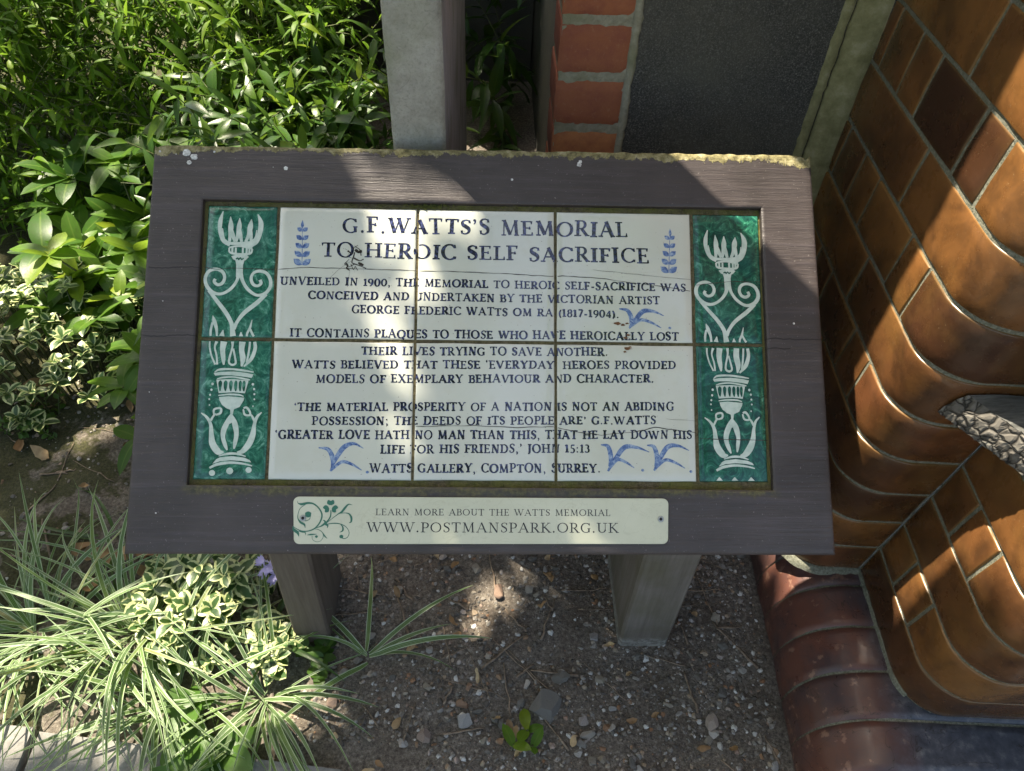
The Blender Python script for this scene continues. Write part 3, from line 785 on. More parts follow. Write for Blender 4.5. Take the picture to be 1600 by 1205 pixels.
# serif capitals drawn as brush strokes -----------------------------
def glyphs(T_, t_):
    sf = .13
    def st(x, y0=0, y1=1, w_=None, s='bt'):
        o = [('l', x, y0, x, y1, w_ or T_, w_ or T_)]
        if 'b' in s: o.append(('l', x-sf-T_*.3, t_/2, x+sf+T_*.3, t_/2, t_, t_))
        if 't' in s: o.append(('l', x-sf-T_*.3, 1-t_/2, x+sf+T_*.3, 1-t_/2, t_, t_))
        return o
    def h(x0, x1, y, w_=None): return [('l', x0, y, x1, y, w_ or t_, w_ or t_)]
    def d(x0, y0, x1, y1, w_): return [('l', x0, y0, x1, y1, w_, w_)]
    def f(x, y): return [('l', x-sf, y, x+sf, y, t_, t_)]
    def tick(x, y0, y1): return [('l', x, y0, x, y1, t_*.8, t_*1.7)]
    def arc(cx, cy, rx, ry, a0, a1, k=1.0): return [('a', cx, cy, rx, ry, a0, a1, k)]
    b, tp = t_/2, 1-t_/2
    G = {}
    G['A'] = (.86, d(.10, 0, .44, 1.0, t_)+d(.41, 1.0, .76, 0, T_)+h(.22, .62, .35)+f(.10, b)+f(.77, b))
    G['B'] = (.66, st(.17)+h(.17, .36, tp)+h(.17, .38, .53)+h(.17, .38, b)+arc(.36, .765, .19, .20, 90, -90)+arc(.38, .285, .22, .25, 90, -90))
    G['C'] = (.80, arc(.46, .5, .37, .47, 45, 318)+tick(.74, .97, .74)+tick(.75, .04, .22))
    G['D'] = (.84, st(.17)+h(.17, .36, tp)+h(.17, .36, b)+arc(.36, .5, .38, .46, 90, -90))
    G['E'] = (.66, st(.17)+h(.17, .56, tp)+h(.17, .46, .52)+h(.17, .58, b)+tick(.56, .78, .99)+tick(.46, .62, .42)+tick(.59, .24, .01))
    G['F'] = (.60, st(.17)+h(.17, .55, tp)+h(.17, .45, .50)+tick(.55, .77, .99)+tick(.45, .60, .40))
    G['G'] = (.84, arc(.46, .5, .37, .47, 45, 300)+st(.70, .05, .42, None, '')+h(.58, .82, .42)+tick(.73, .97, .74))
    G['H'] = (.90, st(.17)+st(.73)+h(.17, .73, .52))
    G['I'] = (.38, st(.19))
    G['J'] = (.44, st(.24, .12, 1, None, 't')+arc(.10, .12, .14, .17, 0, -100))
    G['K'] = (.80, st(.17)+d(.20, .46, .64, .98, t_)+d(.30, .55, .72, .02, T_)+f(.64, tp)+f(.72, b))
    G['L'] = (.62, st(.17)+h(.17, .56, b)+tick(.57, .26, .01))
    G['M'] = (1.04, d(.17, 0, .20, 1, t_)+d(.20, 1, .52, .06, T_)+d(.52, .06, .82, 1, t_)+d(.82, 1, .87, 0, T_)+f(.17, b)+f(.87, b)+h(.07, .22, tp)+h(.80, .95, tp))
    G['N'] = (.88, d(.17, 0, .17, 1, t_)+d(.17, 1, .71, 0, T_)+d(.71, 0, .71, 1, t_)+f(.17, b)+f(.71, tp)+h(.04, .2, tp))
    G['O'] = (.92, arc(.46, .5, .38, .47, 0, 360))
    G['P'] = (.64, st(.17)+h(.17, .36, tp)+h(.17, .36, .45)+arc(.36, .705, .22, .255, 90, -90))
    G['Q'] = (.92, arc(.46, .5, .38, .47, 0, 360)+d(.48, .10, .86, -.18, T_*.8))
    G['R'] = (.76, st(.17)+h(.17, .36, tp)+h(.17, .36, .48)+arc(.36, .72, .20, .24, 90, -90)+d(.36, .48, .68, .03, T_)+f(.69, b))
    G['S'] = (.58, [('c', [(.50, .78, t_), (.44, .93, t_), (.28, .97, t_), (.12, .86, T_*.7), (.14, .66, T_), (.30, .53, T_*1.1), (.46, .38, T_), (.47, .17, T_*.7), (.30, .03, t_), (.14, .07, t_), (.09, .25, t_)])]+tick(.50, .97, .76)+tick(.09, .03, .26))
    G['T'] = (.74, st(.37, 0, 1, None, 'b')+h(.05, .69, tp)+tick(.05, .78, .99)+tick(.69, .78, .99))
    G['U'] = (.84, st(.17, .32, 1, None, 't')+st(.68, .30, 1, t_, 't')+arc(.425, .32, .255, .29, 180, 360))
    G['V'] = (.84, d(.10, 1, .43, .02, T_)+d(.43, .02, .74, 1, t_)+f(.10, tp)+f(.75, tp))
    G['W'] = (1.20, d(.10, 1, .38, .02, T_)+d(.38, .02, .62, .96, t_)+d(.55, 1, .84, .02, T_)+d(.84, .02, 1.10, 1, t_)+f(.10, tp)+f(.56, tp)+f(1.10, tp))
    G['X'] = (.80, d(.12, 1, .68, 0, T_)+d(.66, 1, .12, 0, t_)+f(.12, b)+f(.68, b)+f(.12, tp)+f(.66, tp))
    G['Y'] = (.80, d(.10, 1, .40, .47, T_)+d(.40, .47, .70, 1, t_)+st(.40, 0, .47, None, 'b')+f(.10, tp)+f(.70, tp))
    G['0'] = (.62, arc(.31, .45, .24, .43, 0, 360))
    G['1'] = (.42, st(.22, 0, .92, None, 'b')+d(.05, .74, .22, .90, t_*1.3))
    G['3'] = (.54, arc(.24, .68, .17, .21, 140, -80)+arc(.24, .25, .21, .24, 80, -150))
    G['4'] = (.62, st(.42, 0, .92, None, '')+d(.05, .30, .42, .92, t_)+h(.03, .58, .28, t_*1.4))
    G['5'] = (.54, d(.14, .90, .48, .90, T_*.8)+d(.14, .90, .12, .52, t_)+arc(.24, .28, .21, .27, 110, -140))
    G['7'] = (.54, h(.05, .50, .88, T_*.8)+d(.49, .88, .20, 0, T_*.9))
    G['8'] = (.58, arc(.29, .69, .17, .20, 0, 360)+arc(.29, .25, .21, .245, 0, 360))
    G['9'] = (.58, arc(.29, .64, .21, .26, 0, 360)+[('c', [(.49, .62, T_), (.47, .35, T_), (.34, .10, t_*1.2), (.18, .0, t_)])])
    G['.'] = (.30, [('p', .14, .08, .085)])
    G[','] = (.30, [('p', .15, .08, .08), ('c', [(.19, .08, t_*1.3), (.18, -.08, t_), (.10, -.20, t_*.5)])])
    G[':'] = (.32, [('p', .15, .10, .085), ('p', .15, .58, .085)])
    G[';'] = (.32, [('p', .15, .58, .085), ('p', .15, .08, .08), ('c', [(.19, .08, t_*1.3), (.18, -.08, t_), (.10, -.20, t_*.5)])])
    G["'"] = (.26, [('p', .13, .92, .08), ('c', [(.17, .92, t_*1.3), (.16, .78, t_), (.08, .68, t_*.5)])])
    G['`'] = (.26, [('p', .14, .80, .08), ('c', [(.10, .80, t_*1.3), (.11, .92, t_), (.19, 1.02, t_*.5)])])
    G['-'] = (.44, h(.06, .38, .36, t_*1.5))
    G['('] = (.36, arc(.48, .42, .34, .58, 120, 240))
    G[')'] = (.36, arc(-.12, .42, .34, .58, -60, 60))
    G[' '] = (.40, [])
    return G
def write(text, x0, x1, y0, y1, h, mat, zb, T_=.185, t_=.085, hand=True, cut=True, space=.40, parent=None):
    G = glyphs(T_, t_); gapf = .10
    tot = sum((space if c == ' ' else G[c][0])+gapf for c in text)-gapf
    sx = (x1-x0)/tot; x = x0; mm = M(); li = 0; k = sx/h
    for c in text:
        adv = space if c == ' ' else G[c][0]
        if c != ' ':
            hh = h*(1+random.uniform(-.06, .05)) if hand else h
            yb = lerp(y0, y1, (x-x0)/max(1e-6, x1-x0))+(random.uniform(-.035, .035)*h if hand else 0)
            sk = random.uniform(-.05, .05) if hand else 0
            wj = random.uniform(.85, 1.2) if hand else 1
            def tr(px, py): return (x+px*sx+sk*py*hh, yb+py*hh)
            for s in G[c][1]:
                z = zb+.000008*(li % 14); li += 1
                if s[0] == 'l':
                    ax, ay = tr(s[1], s[2]); bx, by = tr(s[3], s[4])
                    n_ = max(2, int(math.hypot(bx-ax, by-ay)/.0007)) if cut else 2
                    ribbon(mm, [(ax, ay, s[5]*h*wj), (bx, by, s[6]*h*wj)], z, n=n_, cut=cut)
                elif s[0] == 'a':
                    _, cx, cy, rx, ry, a0, a1, kk = s
                    n_ = max(6, int(abs(a1-a0)/14)); pts = []
                    for i in range(n_+1):
                        a = math.radians(a0+(a1-a0)*i/n_); px, py = tr(cx+rx*math.cos(a), cy+ry*math.sin(a))
                        pts.append((px, py, (t_+(T_-t_)*abs(math.cos(a))**1.6)*h*wj))
                    ribbon(mm, pts, z, n=2, cut=cut)
                elif s[0] == 'c':
                    ribbon(mm, [(*tr(px, py), w_*h*wj) for px, py, w_ in s[1]], z, n=5, cut=cut)
                else:
                    px, py = tr(s[1], s[2])
                    if not in_gap(px, py, cut): poly(mm, ell(px, py, s[3]*h*1.1, s[3]*h*1.1, 10), z)
        x += (adv+gapf)*sx
    return mm.build('lettering', mat, parent or board, smooth=False, **BL)
LINES = [("G.F.WATTS'S MEMORIAL", -161.7, 159.8, 122.5, 122.5, 18.0), ("TO HEROIC SELF SACRIFICE", -184.3, 184.3, 94.0, 92.2, 17.4),
 ("UNVEILED IN 1900, THE MEMORIAL TO HEROIC SELF-SACRIFICE WAS", -227.9, 225.3, 61.8, 60.3, 9.3),
 ("CONCEIVED AND UNDERTAKEN BY THE VICTORIAN ARTIST", -196.5, 195.4, 45.8, 44.9, 9.3),
 ("GEORGE FREDERIC WATTS OM RA (1817-1904).", -148.6, 149.1, 30.5, 28.9, 9.3),
 ("IT CONTAINS PLAQUES TO THOSE WHO HAVE HEROICALLY LOST", -215.0, 215.6, 3.0, 4.0, 9.6),
 ("THEIR LIVES TRYING TO SAVE ANOTHER.", -136.3, 136.0, -16.2, -14.4, 9.5),
 ("WATTS BELIEVED THAT THESE `EVERYDAY' HEROES PROVIDED", -211.2, 211.8, -32.0, -28.2, 9.3),
 ("MODELS OF EXEMPLARY BEHAVIOUR AND CHARACTER.", -185.1, 186.9, -47.8, -43.6, 9.3),
 ("`THE MATERIAL PROSPERITY OF A NATION IS NOT AN ABIDING", -207.0, 208.5, -78.8, -74.6, 9.5),
 ("POSSESSION; THE DEEDS OF ITS PEOPLE ARE' G.F.WATTS", -187.1, 188.2, -93.7, -90.0, 9.3),
 ("`GREATER LOVE HATH NO MAN THAN THIS, THAT HE LAY DOWN HIS", -226.0, 228.1, -109.2, -105.9, 9.6),
 ("LIFE FOR HIS FRIENDS,' JOHN 15:13", -112.7, 114.8, -124.2, -121.3, 9.5),
 (".WATTS GALLERY, COMPTON, SURREY.", -127.8, 126.4, -144.7, -143.0, 9.7)]
for i, (tx, x0, x1, y0, y1, h) in enumerate(LINES):
    big = i < 2
    write(tx, x0/1000, x1/1000, y0/1000, y1/1000, h/1000, MAT['ink'], .00012, .215 if big else .235, .088 if big else .125)

# sprigs, gulls, cracks, chips --------------------------------------
def mmp(l): return [(x/1000, y/1000, w_/1000) for x, y, w_ in l]
for (xt, yt, xb, yb) in ((-206.3, 134.9, -205.0, 86.4), (208.7, 132.6, 206.4, 84.0)):
    q = M(); ribbon(q, mmp([(xt, yt-4, .7), ((xt+xb)/2, (yt+yb)/2, .8), (xb, yb, 1.0)]), .00012)
    k = 0
    for i in range(5):
        f_ = .12+.2*i; cx = lerp(xt, xb, f_+.12); cy = lerp(yt, yb, f_+.12); L_ = 7.2+1.15*i; wd = 4.6+.5*i
        for sg in (-1, 1):
            dx, dy = sg*.80*L_, .58*L_
            k += 1
            ribbon(q, mmp([(cx, cy, .3), (cx+dx*.3, cy+dy*.25, wd*.85), (cx+dx*.65, cy+dy*.6, wd), (cx+dx, cy+dy, .4)]), .00013+.00001*k)
    ribbon(q, mmp([(xt, yt-9, .3), (xt, yt-5, 3.4), (xt, yt-2, 2.4), (xt, yt+1, .3)]), .00025)
    q.build('leaf_sprig', MAT['blue'], board, smooth=False, **BL)
GULL = [[(-1, 0, .3), (-.82, -.02, .13), (-.62, -.2, .20), (-.45, -.5, .2), (-.42, -.78, .06)]]
def gull(l, r, b):
    q = M()
    ribbon(q, mmp(l), .00014); ribbon(q, mmp(r), .00016); ribbon(q, mmp(b), .00018)
    q.build('gull', MAT['blue'], board, smooth=False, **BL)
def gull_at(x, y, s=1.0):
    gull([(x+17*s, y+26.5*s, 2.0), (x+9*s-9*s, y+26*s, 4.0), (x+3*s, y+18*s, 5.5), (x+4*s, y+6*s, 3)], [], [])
def G3(ox, oy, tipl, tipr, tipb):
    # ox, oy: foot of the bird; tips of left wing, right wing and tail stroke
    l = [(tipl[0], tipl[1], 1.2), (lerp(tipl[0], ox, .45)+4.5, tipl[1]-2.0, 4.2), (lerp(tipl[0], ox, .8)+5.0, lerp(tipl[1], oy, .5), 5.2), (ox+1.5, oy+5, 2.2)]
    r = [(tipr[0], tipr[1], .8), (lerp(tipr[0], ox, .3), tipr[1]+5.0, 3.2), (lerp(tipr[0], ox, .6), lerp(tipr[1], tipl[1], .5)+1.0, 5.4), (lerp(tipr[0], ox, .84), lerp(tipr[1], oy, .45), 4.6), (ox+.5, oy+2, 1.6)]
    b = [(tipb[0], tipb[1], .9), (lerp(tipb[0], ox, .3), tipb[1]+6.0, 2.8), (lerp(tipb[0], ox, .62), tipb[1]+9.0, 3.6), (lerp(tipb[0], ox, .88), lerp(tipb[1]+8, oy, .55), 3.0), (ox, oy, 2.4)]
    gull(l, r, b)
G3(160, 17.5, (149.3, 39.5), (199.7, 32.0), (196.4, 18.1))
G3(-165.6, -143.2, (-179, -118.1), (-131, -118.5), (-132.2, -142.0))
G3(134.6, -141.5, (127.2, -112.8), (180.4, -120.5), (163.6, -138.0))
G3(185.2, -140.7, (178.0, -113.0), (224.4, -118.5), (219.5, -138.0))
for x, y in ((206.1, 18.2), (-126.1, -144.0), (172.8, -140.3), (225.9, -141.5)):
    q = M(); poly(q, ell(x/1000, y/1000, .0017, .0015), .00013); q.build('painted_dot', MAT['blue'], board, smooth=False, **BL)
def crack(pts, wd=.0006):
    q = M(); pts = np.array(pts, float)/1000; out = []
    for i in range(len(pts)-1):
        n_ = max(2, int(np.linalg.norm(pts[i+1]-pts[i])/.006))
        for k in range(n_):
            p = lerp(pts[i], pts[i+1], k/n_); out.append((p[0], p[1]+.0007*hash_n(p[0]*300, p[1]*90), wd*random.uniform(.6, 1.5)))
    out.append((*pts[-1], wd)); return out
q = M()
for seg in ([(-312.8, 80.5), (-297, 77.9), (-285, 79.5), (-236, 78.9)], [(-230.7, 78.9), (-202.7, 81.5), (-142.6, 81.0), (-78.7, 79.8)], [(-75, 79.8), (-43.0, 79.7), (21.5, 77.7), (75.5, 75.6)], [(80, 75.6), (86.3, 76.5), (129.7, 74.2), (162.3, 69.5), (195.0, 66.3), (229.8, 60.9)], [(236.5, 68.0), (275.5, 72.7), (312.2, 72.6)],
            [(-74.9, -94.1), (-12.4, -92.9), (29.6, -94.7), (75.5, -93.6)], [(80, -94.6), (99.8, -99.0), (127.9, -102.3), (163.3, -98.6), (188.2, -93.4), (232.9, -98.7)], [(236.5, -105.2), (269.8, -106.2), (312.7, -106.6)]):
    q = M(); ribbon(q, crack(seg), .00034, n=2); q.build('crack', MAT['crack'], board, smooth=False, **BL)
for seg, wd in (([(-147, 103), (-143, 100), (-139, 101)], .0030), ([(-155, 101), (-149, 98)], .0016), ([(-157, 88), (-154, 84), (-156, 81), (-152, 79)], .0011), ([(-148, 93), (-141, 90), (-137, 92)], .0013), ([(-143, 88), (-137, 85)], .0022), ([(120, 84), (160, 80), (232, 74)], .0003), ([(-147, 100), (-150, 88), (-142, 85), (-134, 81.5)], .0011), ([(-147.6, 107.5), (-141, 102), (-140, 96)], .0012), ([(-153, 92), (-158, 86), (-153, 83), (-147, 86)], .0007), ([(-150, 90), (-164, 80), (-173.6, 70)], .0003),
                ([(-151, 86), (-148, 80), (-146, 84), (-143, 79)], .0007), ([(-158, 104), (-153, 100), (-155, 95), (-150, 93)], .0004), ([(-144, 108), (-150, 104)], .0006), ([(-152, 78), (-154, 60)], .0003), ([(200, -84), (233, -86)], .0002)):
    q = M(); ribbon(q, crack(seg, wd), .00038, n=2); q.build('crack', MAT['crack'], board, smooth=False, **BL)
q = M()
for i in range(130):                      # crazing specks in the glaze
    x, y = random.uniform(-.225, .225), random.uniform(-.148, .148)
    if not in_gap(x, y, True) and abs(x) < .228: poly(q, ell(x, y, random.uniform(.00018, .0005), random.uniform(.00018, .0004), 6), .00036)
tag(q.build('glaze_speck', MAT['crack'], board, smooth=False, **BL), kind='stuff')
q = M()
for (x, y, r) in ((147, 22.5, 4.2), (153, 21, 3), (157.6, 22.8, 2.3), (159.5, 9.6, 2.6), (156, 6.5, 3.2), (158, -6, 5), (155, -9.5, 2.5), (161, -4, 2)):
    poly(q, [((x+math.cos(a)*r*random.uniform(.5, 1.2))/1000, (y+math.sin(a)*r*.45*random.uniform(.5, 1.2))/1000) for a in np.linspace(0, 6.0, 11)], .00040)
q.build('glaze_chip', MAT['chip'], board, smooth=False, **BL)

# painted ornament of the green tiles --------------------------------
def ornament(tile_o, xx, yy, upper, right):
    x0, x1 = xx; y0, y1 = yy; q = M(); k = [0]
    def T_(x, y):
        if upper:
            t = (y-52)/1075; s = (x-(118-48*t))/572
            if right: t = .085+t*.915
        else:
            t = (y-55)/1087; s = (x-(78-48*t))/557
            if right: t = t*.985+.012; s = s*.96+.03
        return lerp(x0, x1, s), lerp(y1, y0, t)
    U = (x1-x0)/565
    def R(*pts, n=6, mat=0):
        P_ = []
        for p in pts:
            X, Y = T_(p[0], p[1]); X = min(max(X, x0+.0012), x1-.0012); Y = min(max(Y, y0+.0012), y1-.0012)
            P_.append((X, Y, (p[2]*1.12+2.5)*U*random.uniform(.9, 1.1)))
        ribbon(q, P_, .00012+.000006*k[0]+(.0003 if mat else 0), mat, n); k[0] += 1
    def F(*pts, mat=0):
        poly(q, [T_(*p) for p in pts], .00012+.000006*k[0]+(.0003 if mat else 0), mat); k[0] += 1
    if upper:
        R((240, 98, 4), (218, 180, 26), (216, 260, 26), (245, 340, 30), (300, 375, 30))
        R((236, 240, 5), (248, 320, 9), (275, 350, 9))
        R((528, 118, 4), (553, 190, 34), (545, 270, 34), (515, 345, 34), (470, 378, 30))
        R((520, 250, 5), (508, 310, 8), (480, 345, 8))
        for (tx, ty, bx) in ((302, 142, 318), (378, 152, 372), (476, 160, 452)):
            R((tx, ty, 2), (lerp(tx, bx, .3)-2, 220, 34), (lerp(tx, bx, .55)-10, 290, 26), (bx-24, 350, 18))
            R((tx, ty+60, 2), (lerp(tx, bx, .6)+10, 290, 24), (bx+22, 350, 18))
        F((238, 335), (285, 352), (390, 352), (500, 340), (520, 345), (490, 385), (480, 402), (380, 378), (280, 376), (250, 368))
        R((292, 400, 12), (340, 388, 12), (400, 388, 12), (484, 408, 12))
        R((292, 400, 10), (302, 440, 12), (380, 452, 14), (465, 446, 12), (484, 408, 10))
        for x in (322, 350, 408, 440, 462): R((x-2, 398, 12), (x-4, 446, 12))
        F((310, 470), (340, 460), (440, 458), (455, 474), (430, 500), (418, 505), (408, 540), (405, 640), (350, 640), (352, 540), (345, 505), (325, 494))
        R((350, 494, 7), (365, 484, 7), (372, 498, 7), (386, 482, 7), (398, 498, 7), (412, 484, 7), n=3, mat=1)
        R((372, 600, 34), (360, 665, 22), (310, 735, 20), (235, 778, 18), (165, 768, 24), (112, 715, 26), (100, 650, 24), (130, 595, 22), (190, 578, 20), (240, 600, 20), (258, 645, 20), (240, 690, 20), (202, 705, 20), (172, 680, 20), (182, 658, 20))
        R((388, 600, 30), (405, 670, 20), (450, 740, 20), (520, 785, 18), (590, 770, 24), (632, 715, 24), (632, 655, 24), (600, 605, 22), (545, 588, 20), (495, 605, 20), (475, 650, 20), (490, 695, 20), (525, 710, 20), (556, 690, 20), (548, 660, 20))
        R((130, 750, 22), (200, 840, 26), (270, 930, 26), (315, 1010, 26), (325, 1070, 34), (330, 1120, 40))
        R((600, 775, 22), (520, 850, 28), (420, 930, 26), (365, 1000, 22), (335, 1060, 30))
        R((165, 955, 3), (178, 1000, 26), (196, 1060, 18), (200, 1122, 12)); R((163, 1010, 12), (150, 1070, 14), (148, 1122, 12))
        R((485, 985, 3), (468, 1050, 14), (448, 1090, 14), (442, 1122, 12)); R((470, 1060, 12), (488, 1100, 14), (500, 1122, 14))
        R((250, 1070, 3), (240, 1122, 34)); R((395, 1085, 3), (395, 1122, 26))
    else:
        R((150, 58, 10), (150, 110, 10), (165, 180, 10), (195, 248, 10)); R((205, 58, 18), (190, 110, 10), (205, 180, 10), (210, 248, 10))
        R((262, 58, 44), (252, 130, 36), (258, 200, 26), (262, 250, 10))
        R((330, 58, 20), (328, 110, 12), (305, 200, 12), (305, 235, 12), (330, 250, 14), (355, 235, 12), (350, 190, 12), (335, 120, 12))
        R((408, 58, 42), (402, 130, 38), (412, 200, 34), (402, 262, 10))
        R((468, 58, 12), (462, 120, 12), (452, 180, 12), (442, 230, 12)); R((505, 58, 22), (508, 120, 22), (478, 200, 26), (420, 262, 10))
        R((190, 310, 4), (230, 288, 12), (330, 284, 12), (420, 294, 12), (498, 306, 6))
        F((184, 316), (240, 306), (340, 302), (440, 312), (496, 324), (482, 352), (420, 342), (320, 332), (240, 332), (196, 336))
        R((210, 362, 4), (260, 350, 10), (340, 346, 10), (440, 362, 10), (470, 368, 5))
        F((205, 368), (250, 366), (340, 362), (458, 372), (430, 474), (340, 466), (224, 474))
        for i, x in enumerate((238, 280, 322, 360, 395, 424)): R((x, 374, 6), (x-1, 392, 24-i*1.4), (x-3, 430, 18), (x-2, 458, 6), mat=1)
        R((222, 492, 5), (300, 484, 10), (380, 486, 10), (420, 498, 5))
        F((228, 505), (300, 498), (425, 508), (420, 530), (390, 580), (345, 600), (336, 640), (318, 640), (316, 604), (285, 592), (250, 565), (232, 530))
        for i, (x, y) in enumerate(((176, 402), (168, 448), (158, 488), (152, 522), (154, 568), (492, 402), (502, 440), (504, 480), (504, 520), (494, 575))): F(*[(x+(10-i % 5)*math.cos(a), y+(11-i % 5)*math.sin(a)) for a in np.linspace(0, 5.6, 8)])
        R((326, 630, 4), (300, 690, 34), (268, 760, 36), (262, 820, 30), (280, 880, 22), (295, 918, 8)); R((326, 640, 10), (352, 710, 36), (366, 790, 30), (356, 860, 24), (348, 908, 8))
        R((320, 660, 20), (312, 700, 40), (316, 712, 30))
        R((90, 630, 5), (135, 665, 16), (165, 720, 22), (172, 800, 34), (182, 870, 44), (225, 930, 44), (268, 935, 8)); R((165, 690, 14), (185, 655, 12), (205, 635, 10))
        R((190, 650, 8), (190, 605, 12), (225, 592, 12), (245, 600, 12), (240, 630, 14), (205, 645, 10))
        R((562, 622, 5), (525, 660, 18), (505, 720, 22), (492, 800, 36), (462, 870, 44), (415, 925, 36), (372, 935, 8)); R((505, 690, 14), (485, 650, 12), (465, 640, 10))
        R((420, 590, 10), (445, 586, 14), (470, 620, 12), (468, 645, 10), (430, 640, 12), (418, 600, 10))
        R((230, 964, 4), (300, 946, 14), (370, 946, 14), (440, 966, 5))
        F((212, 988), (240, 974), (330, 964), (430, 976), (470, 994), (482, 1012), (400, 1000), (320, 996), (240, 1004), (182, 1024))
        R((160, 1056, 14), (220, 1028, 18), (320, 1014, 16), (420, 1022, 12), (488, 1038, 6))
        if right:
            for x in (180, 310, 450): F((x-28, 1136), (x, 1106), (x+28, 1136))
        else:
            for x, y, r in ((180, 1094, 24), (316, 1078, 27), (462, 1070, 24)): F(*[(x+r*math.cos(a), y+r*.95*math.sin(a)) for a in np.linspace(0, 5.8, 12)])
    q.build('painted_ornament', [MAT['pale'], MAT['green_dark' if right else 'green']], tile_o, smooth=False)
for i, (o, xx, yy) in enumerate(green): ornament(o, xx, yy, i % 2 == 0, i >= 2)

# name plate -----------------------------------------------------------
pz = FT
q = M(); c4 = [(-.2017, -.1702), (.1984, -.1706), (.1973, -.2187), (-.1997, -.2195)]; rr = .006; out = []
for i, (cx, cy) in enumerate(c4):
    sx_ = (1, -1, -1, 1)[i]; sy_ = (-1, -1, 1, 1)[i]; st_ = (180, 90, 0, 270)[i]
    for k in range(7):
        a = math.radians(st_-15*k); out.append((cx+sx_*rr+rr*math.cos(a), cy+sy_*rr+rr*math.sin(a)))
out = out[::-1]; n_ = len(out)
vs = [(x, y, pz-.001) for x, y in out]+[(x, y, pz+.0022) for x, y in out]+[(x*.9985, -.1945+(y+.1945)*.985, pz+.0026) for x, y in out]
q.add(vs, [tuple(range(2*n_, 3*n_))]+[(i, (i+1) % n_, n_+(i+1) % n_, n_+i) for i in range(n_)]+[(n_+i, n_+(i+1) % n_, 2*n_+(i+1) % n_, 2*n_+i) for i in range(n_)])
plate = q.build('name_plate', MAT['plate'], board, smooth=False, **BL)
PZ = pz+.00275
for tx, x0, x1, y, h, sp in (("LEARN MORE ABOUT THE WATTS MEMORIAL", -.1149, .1353, -.1893, .0068, .42), ("WWW.POSTMANSPARK.ORG.UK", -.1238, .1437, -.2070, .0103, .4)):
    o = write(tx, x0, x1, y, y, h, MAT['plate_ink'], PZ, .135, .055, False, False, sp, plate)
    o.location = (0, 0, 0); o.rotation_euler = (0, 0, 0)
q = M(); k = 0
def S_(*pts, n=6):
    global k
    # traced in units of the plate's left end: 1 unit = .0641 mm
    P_ = [(-.2017+(x-97)*6.45e-5, -.1702-(y-113)*6.2e-5, w_*6.4e-5) for x, y, w_ in pts]
    ribbon(q, P_, PZ+.000008*k, 0, n); k += 1
S_((165, 185, 4), (180, 225, 14), (240, 240, 38), (340, 220, 34), (430, 235, 26), (520, 310, 24), (572, 420, 26), (545, 540, 24), (470, 640, 22), (380, 685, 18), (280, 695, 16), (190, 665, 14), (105, 610, 12))
S_((300, 245, 8), (215, 310, 10), (185, 400, 10), (185, 480, 16), (230, 545, 34), (290, 580, 32), (310, 640, 4))
S_((105, 620, 10), (130, 670, 44), (190, 720, 44), (212, 785, 4)); S_((200, 690, 8), (260, 705, 22), (310, 715, 18), (322, 762, 4))
S_((480, 640, 8), (560, 610, 20), (610, 575, 34), (660, 530, 24), (705, 460, 22), (716, 400, 20), (714, 340, 16))
S_((590, 508, 6), (620, 520, 22), (640, 570, 40), (672, 600, 26), (664, 642, 4))
S_((640, 565, 8), (740, 480, 9), (840, 400, 18), (890, 370, 34), (950, 290, 34), (1000, 240, 20), (1062, 250, 4))
S_((870, 395, 6), (940, 385, 10), (1010, 400, 22), (1050, 460, 34), (1050, 530, 26), (1015, 552, 5))
S_((640, 580, 8), (760, 560, 16), (870, 570, 14), (970, 620, 10), (1022, 710, 9), (1000, 790, 10), (940, 815, 12), (890, 790, 16))
S_((880, 578, 6), (915, 620, 22), (918, 680, 26), (870, 712, 4)); S_((868, 780, 30), (900, 782, 60), (930, 782, 30), n=4)
S_((450, 655, 7), (520, 665, 9), (585, 710, 10), (606, 780, 8), (570, 850, 7), (500, 870, 7), (435, 830, 7), (425, 770, 8)); S_((345, 758, 6), (410, 748, 24), (500, 742, 6)); S_((590, 710, 8), (625, 770, 22), (672, 815, 4)); S_((474, 782, 20), (496, 782, 44), (518, 782, 20), n=4)
S_((300, 415, 60), (348, 412, 98), (396, 415, 60), n=4); S_((385, 440, 8), (370, 495, 10), (310, 520, 10), (280, 500, 8))
for a0 in (90, 205, -25):
    for da in (-26, 26):
        a = math.radians(a0+da*.75); cx, cy = 708+math.cos(a)*88, 285-math.sin(a)*88
        b_x, b_y = 708+math.cos(math.radians(a0))*34, 285-math.sin(math.radians(a0))*34
        S_((b_x, b_y, 24), (lerp(b_x, cx, .6), lerp(b_y, cy, .6), 66), (cx, cy, 70), (cx+math.cos(a)*34, cy-math.sin(a)*34, 22), n=4)
q.build('vine_ornament', MAT['plate_green'], plate, smooth=False)
for (x, y) in ((-.1908, -.1926), (.1896, -.1924)):
    q = M()
    for r0, r1, z0, z1, mt in ((.0034, .0030, 0, .0006, 0), (.0030, .0017, .0006, .0007, 0), (.0017, .0013, .0007, .0002, 1)):
        A = [(x+r0*math.cos(t), y+r0*math.sin(t), PZ+.0003+z0) for t in np.linspace(0, 2*math.pi, 20)]; Bq = [(x+r1*math.cos(t), y+r1*math.sin(t), PZ+.0003+z1) for t in np.linspace(0, 2*math.pi, 20)]
        q.grid([A, Bq], mt)
    q.add([(x+.0013*math.cos(t), y+.0013*math.sin(t), PZ+.0005) for t in np.linspace(0, 5.9, 12)], [tuple(range(12))], 1)
    q.build('screw', [MAT['metal'], MAT['hole']], plate, smooth=False)
